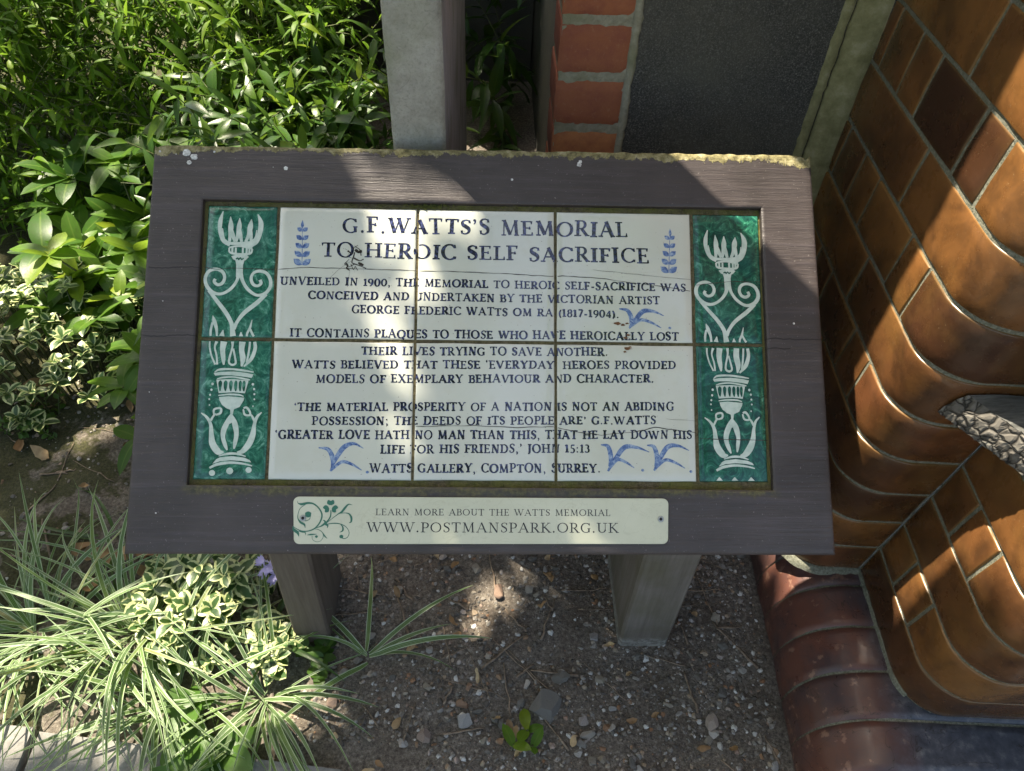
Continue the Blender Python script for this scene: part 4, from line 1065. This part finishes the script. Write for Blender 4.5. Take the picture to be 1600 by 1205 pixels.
# splashes, nail heads and moss on the timber -------------------------
q = M()
for (x, y, r) in ((-336.6, 210, 4.6), (-328, 205.5, 4.0), (-333, 198.5, 2.8), (-225.9, 194, 2.6), (104.6, 205.5, 3.0), (106, 209, 2.2), (28, 186, 1.6), (-366, 211, 1.4), (-306, 211.6, 1.5), (-348, 208, .7), (-240, 195, .6), (-180, 40, .7), (-352, 40, .7), (-345, -188, .9), (-360, -60, .6), (345, 24, 1.3)):
    base = [(x/1000+math.cos(a)*r/1000*random.uniform(.75, 1.15), y/1000+math.sin(a)*r/1000*random.uniform(.7, 1.1)) for a in np.linspace(0, 5.9, 14)]
    n_ = len(base)
    if abs(x) < 312 and y < 150: continue
    q = M(); q.add([(a, b, FT+.0002) for a, b in base]+[(x/1000+(a-x/1000)*.7, y/1000+(b-y/1000)*.7, FT+.0008) for a, b in base], [(i, (i+1) % n_, n_+(i+1) % n_, n_+i) for i in range(n_)]+[tuple(range(n_, 2*n_))]); q.build('bird_splash', MAT['splash'], board, **BL)
q = M()
for i in range(420):
    if i < 170: x, y = random.gauss(-.064, .011), .1545+random.gauss(0, .0016)
    elif i < 300: x, y = random.uniform(-.31, .31), .1553+random.gauss(0, .0009)
    else: x, y = random.uniform(-.30, .30), -.1575+random.gauss(0, .0014)
    r = random.uniform(.0005, .0013); z = .0002 if y > 0 else -.0008
    q.add([(x+r, y, z), (x-.5*r, y+.87*r, z), (x-.5*r, y-.87*r, z), (x+random.uniform(-r, r), y+random.uniform(-r, r), z+r*1.8)], [(0, 1, 3), (1, 2, 3), (2, 0, 3)])
tag(q.build('moss_tuft', MAT['moss'], board, **BL), kind='stuff')
# posts ----------------------------------------------------------------
def under(y): return BZ+math.tan(TILT)*y-.037/CT
def post(x0, x1, y0, y1, dx, dy, mat):
    q = M(); Q = []
    for i, t in enumerate(np.linspace(0, 1, 12)):
        ring = []
        for (x, y, bx, by) in ((x0, y0, 1, 1), (x1, y0, -1, 1), (x1, y1, -1, -1), (x0, y1, 1, -1)):
            c = .004
            for (ox, oy) in (((c*bx, 0), (0, c*by)) if (bx*by < 0) else ((0, c*by), (c*bx, 0))):
                X = x+ox+dx*t; Yy = y+oy+dy*t; zt_ = under(Yy)
                ring.append((X+.001*hash_n(t*6, x*30), Yy, -.03+(zt_+.03)*t))
        ring.append(ring[0]); Q.append(ring)
    q.grid(Q, 0)
    return q.build('post', mat, board, smooth=False)
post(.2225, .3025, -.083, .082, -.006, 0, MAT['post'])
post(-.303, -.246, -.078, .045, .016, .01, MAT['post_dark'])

# ------------------------------------------------------------------ plants
def leaf(mm, p, d, up, L, W, fold=.15, curl=.25, rnd=None, shape='lance', n=5, mat=0):
    d = d/np.linalg.norm(d); s = np.cross(d, up); ns = np.linalg.norm(s)
    if ns < 1e-4: s = np.cross(d, (1, .3, .2)); ns = np.linalg.norm(s)
    s /= ns; u = np.cross(s, d)
    t = np.linspace(0, 1, n+1)
    if shape == 'lance': wd = np.sin(np.pi*np.clip(t**.8, 0, 1))**.9*(1-.25*t)
    elif shape == 'oval': wd = np.sin(np.pi*np.clip(.04+.96*t**1.15, 0, 1))**.62
    else: wd = np.sin(np.pi*t)**.7
    wd = wd*W/2; wd[-1] = W*.01
    ang = curl*t
    cx = p+np.outer(L*t*np.cos(ang*.5), d)-np.outer(L*t*np.sin(ang), u)
    lf_ = cx-np.outer(wd, s)+np.outer(wd*fold*2, u); rt = cx+np.outer(wd, s)+np.outer(wd*fold*2, u)
    vs = np.stack([lf_, cx, rt], 1).reshape(-1, 3)
    r = random.random() if rnd is None else min(1, max(0, rnd))
    at = np.zeros((len(vs), 3)); at[0::3, 0] = -1; at[2::3, 0] = 1; at[:, 1] = np.repeat(t, 3); at[:, 2] = r
    fs = []
    for i in range(n):
        b = i*3; fs += [(b, b+1, b+4, b+3), (b+1, b+2, b+5, b+4)]
    mm.add(vs, fs, mat, at)
UP = np.array([0, 0, 1.])
def rdir(el0, el1):
    a = random.uniform(0, 2*math.pi); e = random.uniform(el0, el1)
    return np.array([math.cos(a)*math.cos(e), math.sin(a)*math.cos(e), math.sin(e)])
def shoot(mm, st_, p, d, L, n_leaf, LL, LW, rnd0, shape='lance', curl=.5, droop=.5, fold=.15, whorl=False):
    """a stem with leaves along it, leaves toward the tip brighter"""
    d = d/np.linalg.norm(d); pts = []; q = np.array(p, float); dd = d.copy()
    for k in range(7):
        pts.append(q.copy()); q = q+dd*L/6; dd = dd+np.array([0, 0, -droop/6]); dd /= np.linalg.norm(dd)
    st_.tube(pts, [.0022*(1-.1*k) for k in range(7)], 4)
    az = random.uniform(0, 6.28)
    for i in range(n_leaf):
        f_ = .15+.85*(i+.5)/n_leaf; x = f_*6; j = min(5, int(x)); pp = pts[j]*(1-(x-j))+pts[j+1]*(x-j)
        ax = pts[j+1]-pts[j]; ax = ax/np.linalg.norm(ax)
        az += 2.4 if not whorl else 1.26
        a = np.cross(ax, (.3, .2, .9)); a /= max(1e-6, np.linalg.norm(a)); b = np.cross(ax, a)
        out = a*math.cos(az)+b*math.sin(az)
        ld = out*.8+ax*random.uniform(.3, .9)+np.array([0, 0, random.uniform(-.35, .15)])
        sc = random.uniform(.5, 1.2)
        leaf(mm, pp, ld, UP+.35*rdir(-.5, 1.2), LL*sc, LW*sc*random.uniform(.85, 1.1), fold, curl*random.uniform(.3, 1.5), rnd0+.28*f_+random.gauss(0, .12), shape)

def hedge(name, label, region, n_sh, LL, LW, mat, rnd0, height, seed, shape='lance'):
    random.seed(seed); root = None
    xs_ = []; fo = M(); stm = M(); cnt = 0
    while cnt < n_sh:
        x = random.uniform(region[0], region[1]); y = random.uniform(region[2], region[3]); h_ = height(x, y)
        if h_ <= .05: cnt += .2; continue
        # shoots emerge from anywhere below the surface, most of them near it
        z = h_*(1-.9*random.random()**2.2)
        d = rdir(.15, 1.3)+np.array([0, -.35, .25])
        L_ = random.uniform(.12, .26)
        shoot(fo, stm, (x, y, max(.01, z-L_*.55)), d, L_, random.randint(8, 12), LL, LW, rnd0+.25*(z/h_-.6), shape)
        xs_.append((x, y)); cnt += 1
    c = np.mean(np.array(xs_), 0)
    root = empty(name, (c[0], c[1], 0), label, 'shrub')
    for m_2, nm, mt in ((fo, 'foliage', mat), (stm, 'stem', MAT['stem'])):
        o = m_2.build(nm, mt, root); o.location = (-c[0], -c[1], 0)
    # woody stems to the ground
    return root
def h_fine(x, y):
    edge_ = (1.02 if x < -.55 else 1.02-(x+.55)*.9)+.10*hash_n(x*3, 1.0)
    t = min(1, max(0, (y-edge_)/.30)); base = .58+.10*hash_n(x*2.5, y*2.5, 4)+.06*hash_n(x*7, y*7, 2)
    return base*(t**.6)
def h_dark(x, y):
    t = min(1, max(0, (y-(.62-.3*(x+.5)+.08*hash_n(x*4, 3.0)))/.22)); base = .40+.08*hash_n(x*4, y*4, 7)
    return base*t**.6
hedge('evergreen_shrub', 'bright shrub of narrow pointed leaves, sunlit, filling the top left', (-1.6, -.36, .75, 1.95), 1650, .056, .0155, MAT['lf_fine'], .42, h_fine, 11)
hedge('evergreen_shrub', 'darker shrub of bluish glossy leaves just behind the upper left of the board', (-.62, -.27, .50, 1.15), 290, .078, .026, MAT['lf_dark'], .40, h_dark, 12)
hedge('evergreen_shrub', 'very dark shrub with hanging leaves deep in the gap beside the brick pier', (-.03, .09, 1.5, 1.8), 16, .12, .034, MAT['lf_dark'], .1, lambda x, y: .52, 13)

def clump(name, label, cat, loc, build_fn, parts, group=None):
    root = empty(name, (loc[0], loc[1], 0), label, cat, group)
    ms_ = [M() for _ in parts]
    build_fn(*ms_)
    for m_2, (nm, mt) in zip(ms_, parts):
        if m_2.n: m_2.build(nm, mt, root)
    return root
def broad(n_st, R, hmax, LL, LW, nl=(5, 8), bright=.5):
    def f(fo, stm):
        for i in range(n_st):
            a = random.uniform(0, 6.28); r = R*math.sqrt(random.random())
            p = np.array([r*math.cos(a), r*math.sin(a), 0.]); h_ = hmax*random.uniform(.45, 1)
            lean = np.array([math.cos(a)*.35+random.gauss(0, .15), math.sin(a)*.35+random.gauss(0, .15)-.1, 1.])
            top = p+lean/np.linalg.norm(lean)*h_
            stm.tube([p, (p+top)/2+np.array([.004, .003, 0]), top], [.003, .0026, .002], 5)
            nl_ = random.randint(*nl); a0 = random.uniform(0, 6.28); br = bright+random.gauss(0, .15)
            for k in range(nl_):
                aa = a0+k*2.4; el = random.uniform(.0, .55) if k < nl_-2 else random.uniform(.6, 1.1)
                d = np.array([math.cos(aa)*math.cos(el), math.sin(aa)*math.cos(el), math.sin(el)])
                sc = random.uniform(.65, 1.1)
                leaf(fo, top-np.array([0, 0, .012*k/nl_]), d, UP+.2*rdir(-.4, 1), LL*sc, LW*sc, .10, random.uniform(.1, .7), br+random.gauss(0, .14), 'oval', 6)
    return f
random.seed(21)
PB = [('leaves', MAT['lf_broad']), ('stem', MAT['stem'])]
clump('broadleaf_plant', 'broad oval leaved plant at the left edge under the tall shrub', 'plant', (-.95, .86), broad(9, .10, .20, .098, .042, bright=.35), PB)
clump('broadleaf_plant', 'yellowish green broad leaved plant touching the upper left side of the board', 'plant', (-.66, .60), broad(13, .12, .19, .078, .032, (7, 10), .75), PB)
clump('broadleaf_plant', 'mid green broad leaved plant between the variegated mound and the shrub', 'plant', (-.80, .70), broad(11, .11, .17, .085, .036, bright=.6), PB)
clump('broadleaf_plant', 'low bright green broad leaved plant beside the left middle of the board', 'plant', (-.62, .42), broad(7, .075, .14, .085, .030, (6, 9), .72), PB)
clump('broadleaf_plant', 'small rosette of rounded green leaves on bare soil left of the board', 'plant', (-.62, .31), broad(2, .03, .08, .065, .028, (5, 6), .6), PB)
def vari(n_r, R, hh, LL=.030, LW=.019):
    def f(fo, stm):
        for i in range(n_r):
            a = random.uniform(0, 6.28); r = R*math.sqrt(random.random())
            z = hh*(1-(r/R)**2*.75)*random.uniform(.55, 1.05); p = np.array([r*math.cos(a), r*math.sin(a)*.9, z])
            stm.tube([p*np.array([.85, .85, 0]), p], [.0018, .0014], 4)
            a0 = random.uniform(0, 6.28); ax = np.array([math.cos(a)*.3*r/R, math.sin(a)*.3*r/R-.15, 1.])
            for k in range(random.randint(5, 8)):
                aa = a0+k*1.57+(.78 if k > 3 else 0); el = random.uniform(-.1, .4) if k < 4 else random.uniform(.5, 1.0)
                d = np.array([math.cos(aa)*math.cos(el), math.sin(aa)*math.cos(el), math.sin(el)])+ax*.25
                sc = random.uniform(.7, 1.15)*(1 if k < 4 else .75)
                leaf(fo, p+ax*(.008 if k > 3 else 0), d, UP+.2*rdir(-.3, 1), LL*sc, LW*sc, .14, random.uniform(.1, .6), None, 'oval', 5)
    return f
clump('broadleaf_plant', 'tall bright broad leaved plant between the shrub and the upper left board corner', 'plant', (-.74, .78), broad(15, .12, .30, .085, .036, (7, 9), .8), PB)
clump('broadleaf_plant', 'broad leaved plant with the longest upright leaves near the left edge', 'plant', (-.90, .92), broad(9, .10, .30, .115, .048, (6, 8), .5), PB)
PVv = [('leaves', MAT['lf_vari']), ('stem', MAT['stem'])]
random.seed(31)
clump('variegated_plant', 'mound of small cream edged leaves at the left edge of the bed', 'plant', (-.95, .58), vari(190, .27, .19), PVv)
clump('variegated_plant', 'cream edged plant growing below the lower left corner of the board', 'plant', (-.45, -.02), vari(48, .12, .10, .031, .021), PVv)
clump('variegated_plant', 'small tuft of cream edged round leaves in front of the left post', 'plant', (-.325, -.10), vari(6, .045, .055, .028, .020), PVv)
def blades(n, R, L0, L1, W, out=1.0, rise=.6):
    def f(fo):
        for i in range(n):
            a = random.uniform(0, 6.28); r = R*random.random()
            p = np.array([r*math.cos(a), r*math.sin(a), 0.]); aa = a+random.gauss(0, .6); L_ = random.uniform(L0, L1)
            h_ = rise*random.uniform(.45, 1.1); o_ = out*random.uniform(.5, 1.15)
            hd = np.array([math.cos(aa), math.sin(aa), 0]); sd = np.array([-math.sin(aa), math.cos(aa), 0])
            m_ = 11; t = np.linspace(0, 1, m_); el = 1.25*h_+.35-(1.25*h_+.55+random.uniform(.2, .9))*t**1.1*o_
            pts = [p]; bend = random.gauss(0, .6)
            for k in range(1, m_):
                e = el[k-1]; pts.append(pts[-1]+(hd*math.cos(e)+sd*bend*t[k]+UP*math.sin(e))*L_/(m_-1))
            pts = np.array(pts); pts[:, 2] = np.maximum(pts[:, 2], .006+.02*random.random()*t)
            wd = W*random.uniform(.4, 1.2)*np.clip(np.minimum(.55+3*t, 1)*(1-t**3), .03, 1)/2
            tw = random.gauss(0, .45); s = sd*math.cos(tw)+UP*math.sin(tw)
            Lf = pts-wd[:, None]*s; Rt = pts+wd[:, None]*s; mid = pts-UP*wd[:, None]*.35
            vs = np.stack([Lf, mid, Rt], 1).reshape(-1, 3); at = np.zeros((len(vs), 3)); at[0::3, 0] = -1; at[2::3, 0] = 1; at[:, 1] = np.repeat(t, 3); at[:, 2] = random.random()
            fs = []
            for k in range(m_-1): fs += [(3*k, 3*k+1, 3*k+4, 3*k+3), (3*k+1, 3*k+2, 3*k+5, 3*k+4)]
            fo.add(vs, fs, 0, at)
    return f
random.seed(41)
PS = [('blades', MAT['lf_sedge'])]
for (x, y, n, R, l0, l1, lab) in ((-.72, -.06, 110, .07, .13, .27, 'large arching clump of white striped grass at the far left'),
        (-.565, -.055, 120, .06, .16, .32, 'striped grass clump spilling over the paving left of the cream edged plant'),
        (-.47, -.16, 44, .045, .12, .24, 'striped grass clump drooping onto the paving near the bottom left'),
        (-.335, -.165, 52, .05, .12, .24, 'striped grass clump in front of the left post'),
        (-.185, -.10, 11, .012, .12, .21, 'small sparse tuft of striped grass on bare soil between the posts')):
    clump('striped_grass', lab, 'grass', (x, y), blades(int(n*.85), R, l0, l1, .0078, 1.0, .5 if n > 20 else .28), PS)
PG = [('blades', MAT['lf_strap'])]
clump('strap_leaved_plant', 'plain dark green strap leaves lying left of the lower board corner', 'plant', (-.66, .12), blades(9, .04, .14, .26, .010, 1.2, .3), PG)
clump('strap_leaved_plant', 'dark green strap leaves leaning against the striped grass by the left post', 'plant', (-.345, -.075), blades(6, .02, .15, .24, .010, 1.1, .4), PG)
def weed(fo, stm):
    for i in range(16):
        a = random.uniform(0, 6.28); d = np.array([math.cos(a)*.7, math.sin(a)*.7, 1]); L_ = random.uniform(.03, .08)
        shoot(fo, stm, (random.gauss(0, .02), random.gauss(0, .02), 0), d, L_, 9, .013, .009, .4, 'oval', .3, .5)
random.seed(51)
clump('leafy_weed', 'small feathery green weed on mossy soil at the left', 'weed', (-.885, .37), weed, [('leaves', MAT['lf_weed']), ('stem', MAT['stem'])])
clump('seedling', 'bright green seedling alone on the gravelly soil at the bottom', 'seedling', (.06, -.235), broad(3, .010, .022, .034, .017, (2, 3), .7), PB)
clump('ground_plant', 'soft green rounded leaves under the striped grass at the bottom', 'plant', (-.40, -.225), broad(6, .05, .05, .045, .036, (4, 5), .7), [('leaves', MAT['lf_weed']), ('stem', MAT['stem'])])
clump('ivy_sprig', 'dull green small leaves at the foot of the left post', 'plant', (-.275, -.11), broad(6, .04, .03, .022, .017, (4, 6), .2), [('leaves', MAT['lf_weed']), ('stem', MAT['stem'])])
def bells(pe, stm):
    for (dx, dy) in ((0, 0), (.016, -.012)):
        pts = [(dx, dy, 0), (dx+.006, dy, .06), (dx+.012, dy-.006, .10), (dx+.02, dy-.016, .115)]
        stm.tube(pts, .0016, 5)
        for k in range(9):
            f_ = .35+.65*k/9; x = f_*3; j = min(2, int(x)); p = np.array(pts[j])*(1-(x-j))+np.array(pts[j+1])*(x-j)
            a = k*2.2; o_ = np.array([math.cos(a), math.sin(a), -.35])
            for m_ in range(5):
                b_2 = m_*1.257; d = o_*.8+.45*np.array([math.cos(b_2), math.sin(b_2), -.2])
                leaf(pe, p+o_*.006, d, UP, .013, .0048, .1, -.6, .5, 'oval', 3)
random.seed(61)
clump('bluebell', 'lilac blue bluebell flowers nodding beside the left post under the board', 'flower', (-.362, .02), bells, [('flower', MAT['lilac']), ('stem', MAT['stem'])])

# ------------------------------------------------------------------ stones, twigs, fallen leaves
random.seed(71)
def ico(sub=1):
    bm = bmesh.new(); bmesh.ops.create_icosphere(bm, subdivisions=sub, radius=1)
    v = np.array([x.co[:] for x in bm.verts]); f = [[w_.index for w_ in x.verts] for x in bm.faces]; bm.free(); return v, f
IV, IF = ico(1); IV2, IF2 = ico(4)
def on_soil(x, y):
    d = np.array([x, y])-B0
    if d@E2 > -.012 and d@E1 > -.05: return False
    if x < -.08 and y < -.21-.05*(x+.65): return False
    if y > .37 and x > -.12: return False
    return True
gv = M(); c = 0
while c < 12500:
    if random.random() < .8: x, y = random.uniform(-.30, .62), random.uniform(-.32, .36)
    else: x, y = random.uniform(-1.0, -.25), random.uniform(-.15, .55)
    if not on_soil(x, y): continue
    dens = .6+.9*hash_n(x*7, y*7, 2)+(.45 if x > .18 else 0)+(.25 if y < -.1 and x > -.1 else 0)
    if x < -.4: dens *= .5
    if random.random() > dens: continue
    r = .0010+.0036*random.random()**2.8
    sc = np.array([random.uniform(.7, 1.4), random.uniform(.7, 1.2), random.uniform(.45, .8)])*r
    v = IV*(1+.38*rng.standard_normal((len(IV), 1)).clip(-1, 1))*sc
    a = random.uniform(0, 6.28); ca, sa = math.cos(a), math.sin(a)
    v = np.stack([v[:, 0]*ca-v[:, 1]*sa, v[:, 0]*sa+v[:, 1]*ca, v[:, 2]], 1)+[x, y, ground_z(x, y)+sc[2]*.35]
    gv.add(v, IF, 0, [(0, 0, random.random()**1.35)]*len(v)); c += 1
tag(gv.build('gravel', MAT['gravel'], smooth=False), 'loose grit and small gravel over the dark soil', 'gravel', kind='stuff')
# countable stones
prot = []
for i in range(7):
    q = M(); v = IV2.copy()
    axs = [rdir(-1.5, 1.5) for _ in range(14)]
    for ax in axs:                     # chip flat facets off
        dd = v@ax; lim = random.uniform(.42, .72); v = v-np.outer(np.maximum(0, dd-lim), ax)
    v = v*np.array([random.uniform(.8, 1.25), random.uniform(.7, 1.0), random.uniform(.45, .7)])
    v = v*(1+.03*np.array([hash_n(*(p*3)) for p in v])[:, None])
    v = v/np.abs(v[:, :2]).max()*1.05; q.add(v, IF2); me_o = q.build('pebble', MAT['flint'], smooth=False); prot.append(me_o)
def stone(i, x, y, r, label, group=None, name='pebble', proto=None):
    o = (prot[i % 7] if proto is None else proto).copy(); COL.objects.link(o); o.name = name
    o.scale = (r, r, r); o.rotation_euler = (random.gauss(0, .15), random.gauss(0, .15), random.uniform(0, 6.28))
    o.location = (x, y, ground_z(x, y)+r*.28)
    return tag(o, label, 'stone', group)
stone(0, .098, -.180, .024, 'largest grey stone on the soil near the bottom centre', name='grey_stone')
stone(3, .125, -.135, .015, 'flat pale grey stone just above the largest grey stone', name='grey_stone')
stone(1, -.462, .062, .032, 'rough pinkish brown stone under the lower left corner of the board', name='rough_stone')
stone(2, -.03, -.175, .0105, 'whitish stone beside two others left of the seedling', name='white_stone')
stone(4, -.028, -.198, .0125, 'pale angular stone lowest of three left of the seedling', name='white_stone')
stone(5, -.006, -.186, .011, 'greyish stone rightmost of three left of the seedling', name='white_stone')
stone(6, -.085, -.225, .0125, 'rounded grey stone near the bottom edge left of centre', name='grey_stone')
stone(2, .025, .012, .015, 'tan stone lying in the small sun patch between the posts', name='tan_stone')
stone(5, .157, -.222, .014, 'bluish white stone near the bottom edge right of the seedling', name='white_stone')
stone(3, .352, -.205, .014, 'pale blue grey stone near the plinth at the bottom', name='white_stone')
c = 0
while c < 175:
    x, y = random.uniform(-.24, .60), random.uniform(-.30, .30)
    if c < 25: x, y = random.uniform(.30, .60), random.uniform(-.05, .3)
    elif c < 55: x, y = random.uniform(.05, .45), random.uniform(-.30, -.15)
    if not on_soil(x, y) or (.2 < x < .32 and -.1 < y < .1): continue
    stone(c, x, y, random.uniform(.0035, .0098), 'small pebble lying on the gritty soil below the board', 'pebbles on the soil below the board'); c += 1
c = 0
while c < 26:
    x, y = random.uniform(-.98, -.5), random.uniform(-.02, .45)
    stone(c, x, y, random.uniform(.004, .009), 'small pebble on the mossy soil left of the board', 'pebbles on the mossy soil'); c += 1
for o in prot: bpy.data.objects.remove(o)
random.seed(81)
c = 0
while c < 80:
    x, y = random.uniform(-.24, .45), random.uniform(-.30, .28)
    if c > 68: x, y = random.uniform(-.95, -.5), random.uniform(.05, .4)
    if not on_soil(x, y): continue
    L_ = random.uniform(.03, .11); a = random.uniform(0, 3.14); q = M(); r0 = random.uniform(.0008, .0026)
    pts = []; b = a
    for k in range(7):
        pts.append((x+(k/6-.5)*L_*math.cos(a)+.004*hash_n(k*.7, c), y+(k/6-.5)*L_*math.sin(a)+.004*hash_n(k*.7, c+30), 0))
    pts = [(X, Y_, ground_z(X, Y_)+.0025+.002*abs(hash_n(i, c*3))) for i, (X, Y_, _) in enumerate(pts)]
    q.tube(pts, [r0*(1-.08*k) for k in range(7)], 5)
    tag(q.build('twig', MAT['twig']), 'thin brown twig lying on the mossy soil at the left' if c > 68 else 'thin brown twig lying on the gritty soil below the board', 'twig', 'twigs at the left' if c > 68 else 'twigs below the board'); c += 1
def fallen(x, y, L_, W, label, group=None, z=.006, shape='oval'):
    q = M(); a = random.uniform(0, 6.28)
    leaf(q, np.array([0, 0, 0.]), np.array([math.cos(a), math.sin(a), random.uniform(-.05, .25)]), UP+.5*rdir(0, 1), L_, W, random.choice((-.25, .3, .45)), random.uniform(-.9, .9), .5, shape, 8)
    V = q.v[0]; V += np.array([[.004*hash_n(*(p*90)), .004*hash_n(*(p*90+3)), .005*hash_n(*(p*70+7))] for p in V])
    V[:, 2] -= V[:, 2].min(); V[:, :2] -= V[:, :2].mean(0)
    o = q.build('fallen_leaf', MAT['dry']); o.location = (x, y, ground_z(x, y)+z)
    return tag(o, label, 'leaf', group)
random.seed(91)
fallen(-.915, .45, .055, .035, 'curled brown dead leaf on the soil left of the small weed')
fallen(-.56, .135, .075, .045, 'large tan dead leaf by the lower left edge of the board')
fallen(-.60, .10, .06, .035, 'second tan dead leaf beside the strap leaves')
for k in range(14): fallen(random.uniform(-.95, -.55), random.uniform(.16, .42), random.uniform(.018, .045), random.uniform(.010, .022), 'brown dead leaf lying on the mossy soil left of the board', 'dead leaves on the mossy soil', .004)
fallen(-.595, .235, .06, .028, 'narrow brown dead leaf by the left edge of the board')
for k in range(16): fallen(random.uniform(-.70, -.46), random.uniform(.0, .12), random.uniform(.03, .055), random.uniform(.018, .03), 'pale straw coloured dead leaf in the litter by the striped grass', 'dead leaves by the striped grass', random.uniform(.004, .016))
for k in range(40): fallen(random.uniform(-.22, .4), random.uniform(-.28, .2), random.uniform(.012, .022), random.uniform(.007, .012), 'small yellow brown dead leaf scrap on the gritty soil', 'leaf scraps below the board', .004)

# ------------------------------------------------------------------ trees out of frame that shade the scene
def sun_ab(p): return p[0]-S[0]/S[2]*(p[2]-BZ), p[1]-S[1]/S[2]*(p[2]-BZ)
NB = np.array([0, -ST, CT]); CB = np.array([0, -.5947, 1.1808-BZ])
CAMV = np.array(CAM)
def lit(a, b):
    nz = .035*hash_n(a*9, b*9, 1)+.02*hash_n(a*25, b*25, 2)
    def E_(ca, cb, ra, rb): return ((a-ca)/ra)**2+((b-cb)/rb)**2 < 1+nz*8
    if a > .2 and b+.813*a > .235+nz*.3: return True                      # open sky on the right
    if E_(-.075, .105, .105, .040): return True               # timber above the tiles
    if E_(-.055, .035, .075, .062): return True               # tiles left of the slab's shadow
    if E_(-.10, -.13, .045, .085) or E_(.06, -.20, .085, .055): return True
    if E_(-.27, .216, .085, .075): return True                 # spot on the soil
    if -.45 < a < .12 and .18 < b < .40 and hash_n(a*12, b*12, 11) > .30: return True
    if E_(-.78, .07, .33, .16) : return True                  # grass
    if a < -.72 and .30 < b < .62: return hash_n(a*11, b*11, 8) > .06
    if E_(-1.0, .83, .30, .25): return hash_n(a*14, b*14, 5) > -.42
    if b > .84+.12*hash_n(a*5, 2.2)-.1*(a < -.7) and a < -.30+.1*hash_n(b*6, 4): return hash_n(a*10, b*10, 6) > -.34
    return False
def crown_leaf(mm, p, s): 
    leaf(mm, p, rdir(-.6, .5), UP+.9*rdir(-.2, 1), s, s*.62, .1, .4, None, 'oval', 3)
def tree(name, label, trunk, boughs, gen, n, size, seed, keep):
    random.seed(seed); root = empty(name, (trunk[0][0], trunk[0][1], 0), label, 'tree')
    tk = M(); o3 = np.array([trunk[0][0], trunk[0][1], 0])
    tk.tube([np.array(p)-o3 for p in trunk], [.16, .14, .12, .10, .08][:len(trunk)], 10)
    tk.build('trunk', MAT['bark'], root)
    bo = M()
    for bgh in boughs: bo.tube([np.array(p)-o3 for p in bgh], [.05*(1-.8*k/(len(bgh)-1)) for k in range(len(bgh))], 7)
    bo.build('bough', MAT['bark'], root)
    cr_ = M(); c_ = 0; tries = 0
    while c_ < n and tries < n*8:
        tries += 1; p = gen()
        if keep(p): crown_leaf(cr_, np.array(p)-o3, size*random.uniform(.7, 1.2)); c_ += 1
    cr_.build('crown', MAT['lf_crown'], root)
def gen_sun():
    a, b = random.uniform(-1.9, .45), random.uniform(-.55, 1.7); z = random.uniform(2.5, 3.9)
    return (a+S[0]/S[2]*(z-BZ), b+S[1]/S[2]*(z-BZ), z)
def keep_sun(p):  # crown leaves dropped wherever a sun patch should fall
    a, b = sun_ab(p)
    return not lit(a, b)
tree('shade_tree', 'leafy tree beyond the hedge, its unseen crown cut with gaps to dapple the board', [(-3.6, 3.4, 0), (-3.5, 3.3, 1.2), (-3.2, 3.0, 2.3), (-2.8, 2.6, 3.0)],
     [[(-3.2, 3.0, 2.3), (-2.3, 2.2, 2.95), (-1.9, 1.4, 3.3)], [(-2.8, 2.6, 3.0), (-2.2, 2.6, 3.4), (-1.7, 2.3, 3.7)]], gen_sun, 9500, .085, 101, keep_sun)
def gen_over():
    return (random.uniform(-1.7, 1.35), random.uniform(-2.6, .1), random.uniform(3.0, 4.2))
def keep_over(p):  # unseen crown added with a gap, shaping the sky reflection on the tiles
    q_ = np.array(p)-np.array([0, 0, BZ]); qm = q_-2*(q_@NB)*NB; d = qm-CB
    t = -(CB@NB)/(d@NB); h_ = CB+d*t; u = h_[0]; v = h_[1]*CT+h_[2]*ST
    wv = .012*hash_n(v*30, 1)
    if .002+wv < u < (.118 if v > -.02 else .088)+wv+.03*hash_n(v*14, 7): return False
    if u > .20 and v > .0: return False
    return True
tree('reflection_gap_tree', 'unseen tree added behind the viewer, its crown gap giving the tiles a sky reflection', [(-2.6, -3.6, 0), (-2.5, -3.5, 1.5), (-2.3, -3.2, 3.0), (-2.1, -3.0, 3.8)],
     [[(-2.3, -3.2, 3.0), (-1.4, -2.2, 3.6), (-.5, -1.2, 3.9)], [(-2.1, -3.0, 3.8), (-.8, -2.8, 4.1), (.8, -2.2, 4.1)]], gen_over, 2000, .15, 102, keep_over)

def gen_left(): return (random.uniform(-5.6, -3.9), random.uniform(-3.5, 4.5), random.uniform(.5, 5.0))  # unseen crown added to dim the sky light reaching the glazed wall
tree('sky_dimming_tree', 'tall dense tree added left of the bed, outside the picture, to dim sky light', [(-5, .6, 0), (-4.95, .6, 1.6), (-4.9, .5, 3.2)],
     [[(-4.95, .6, 1.6), (-4.6, 1.8, 2.6), (-4.5, 2.8, 3.4)], [(-4.95, .6, 1.6), (-4.7, -1.0, 2.6), (-4.5, -2.2, 3.2)]], gen_left, 2600, .26, 103, lambda p: True)
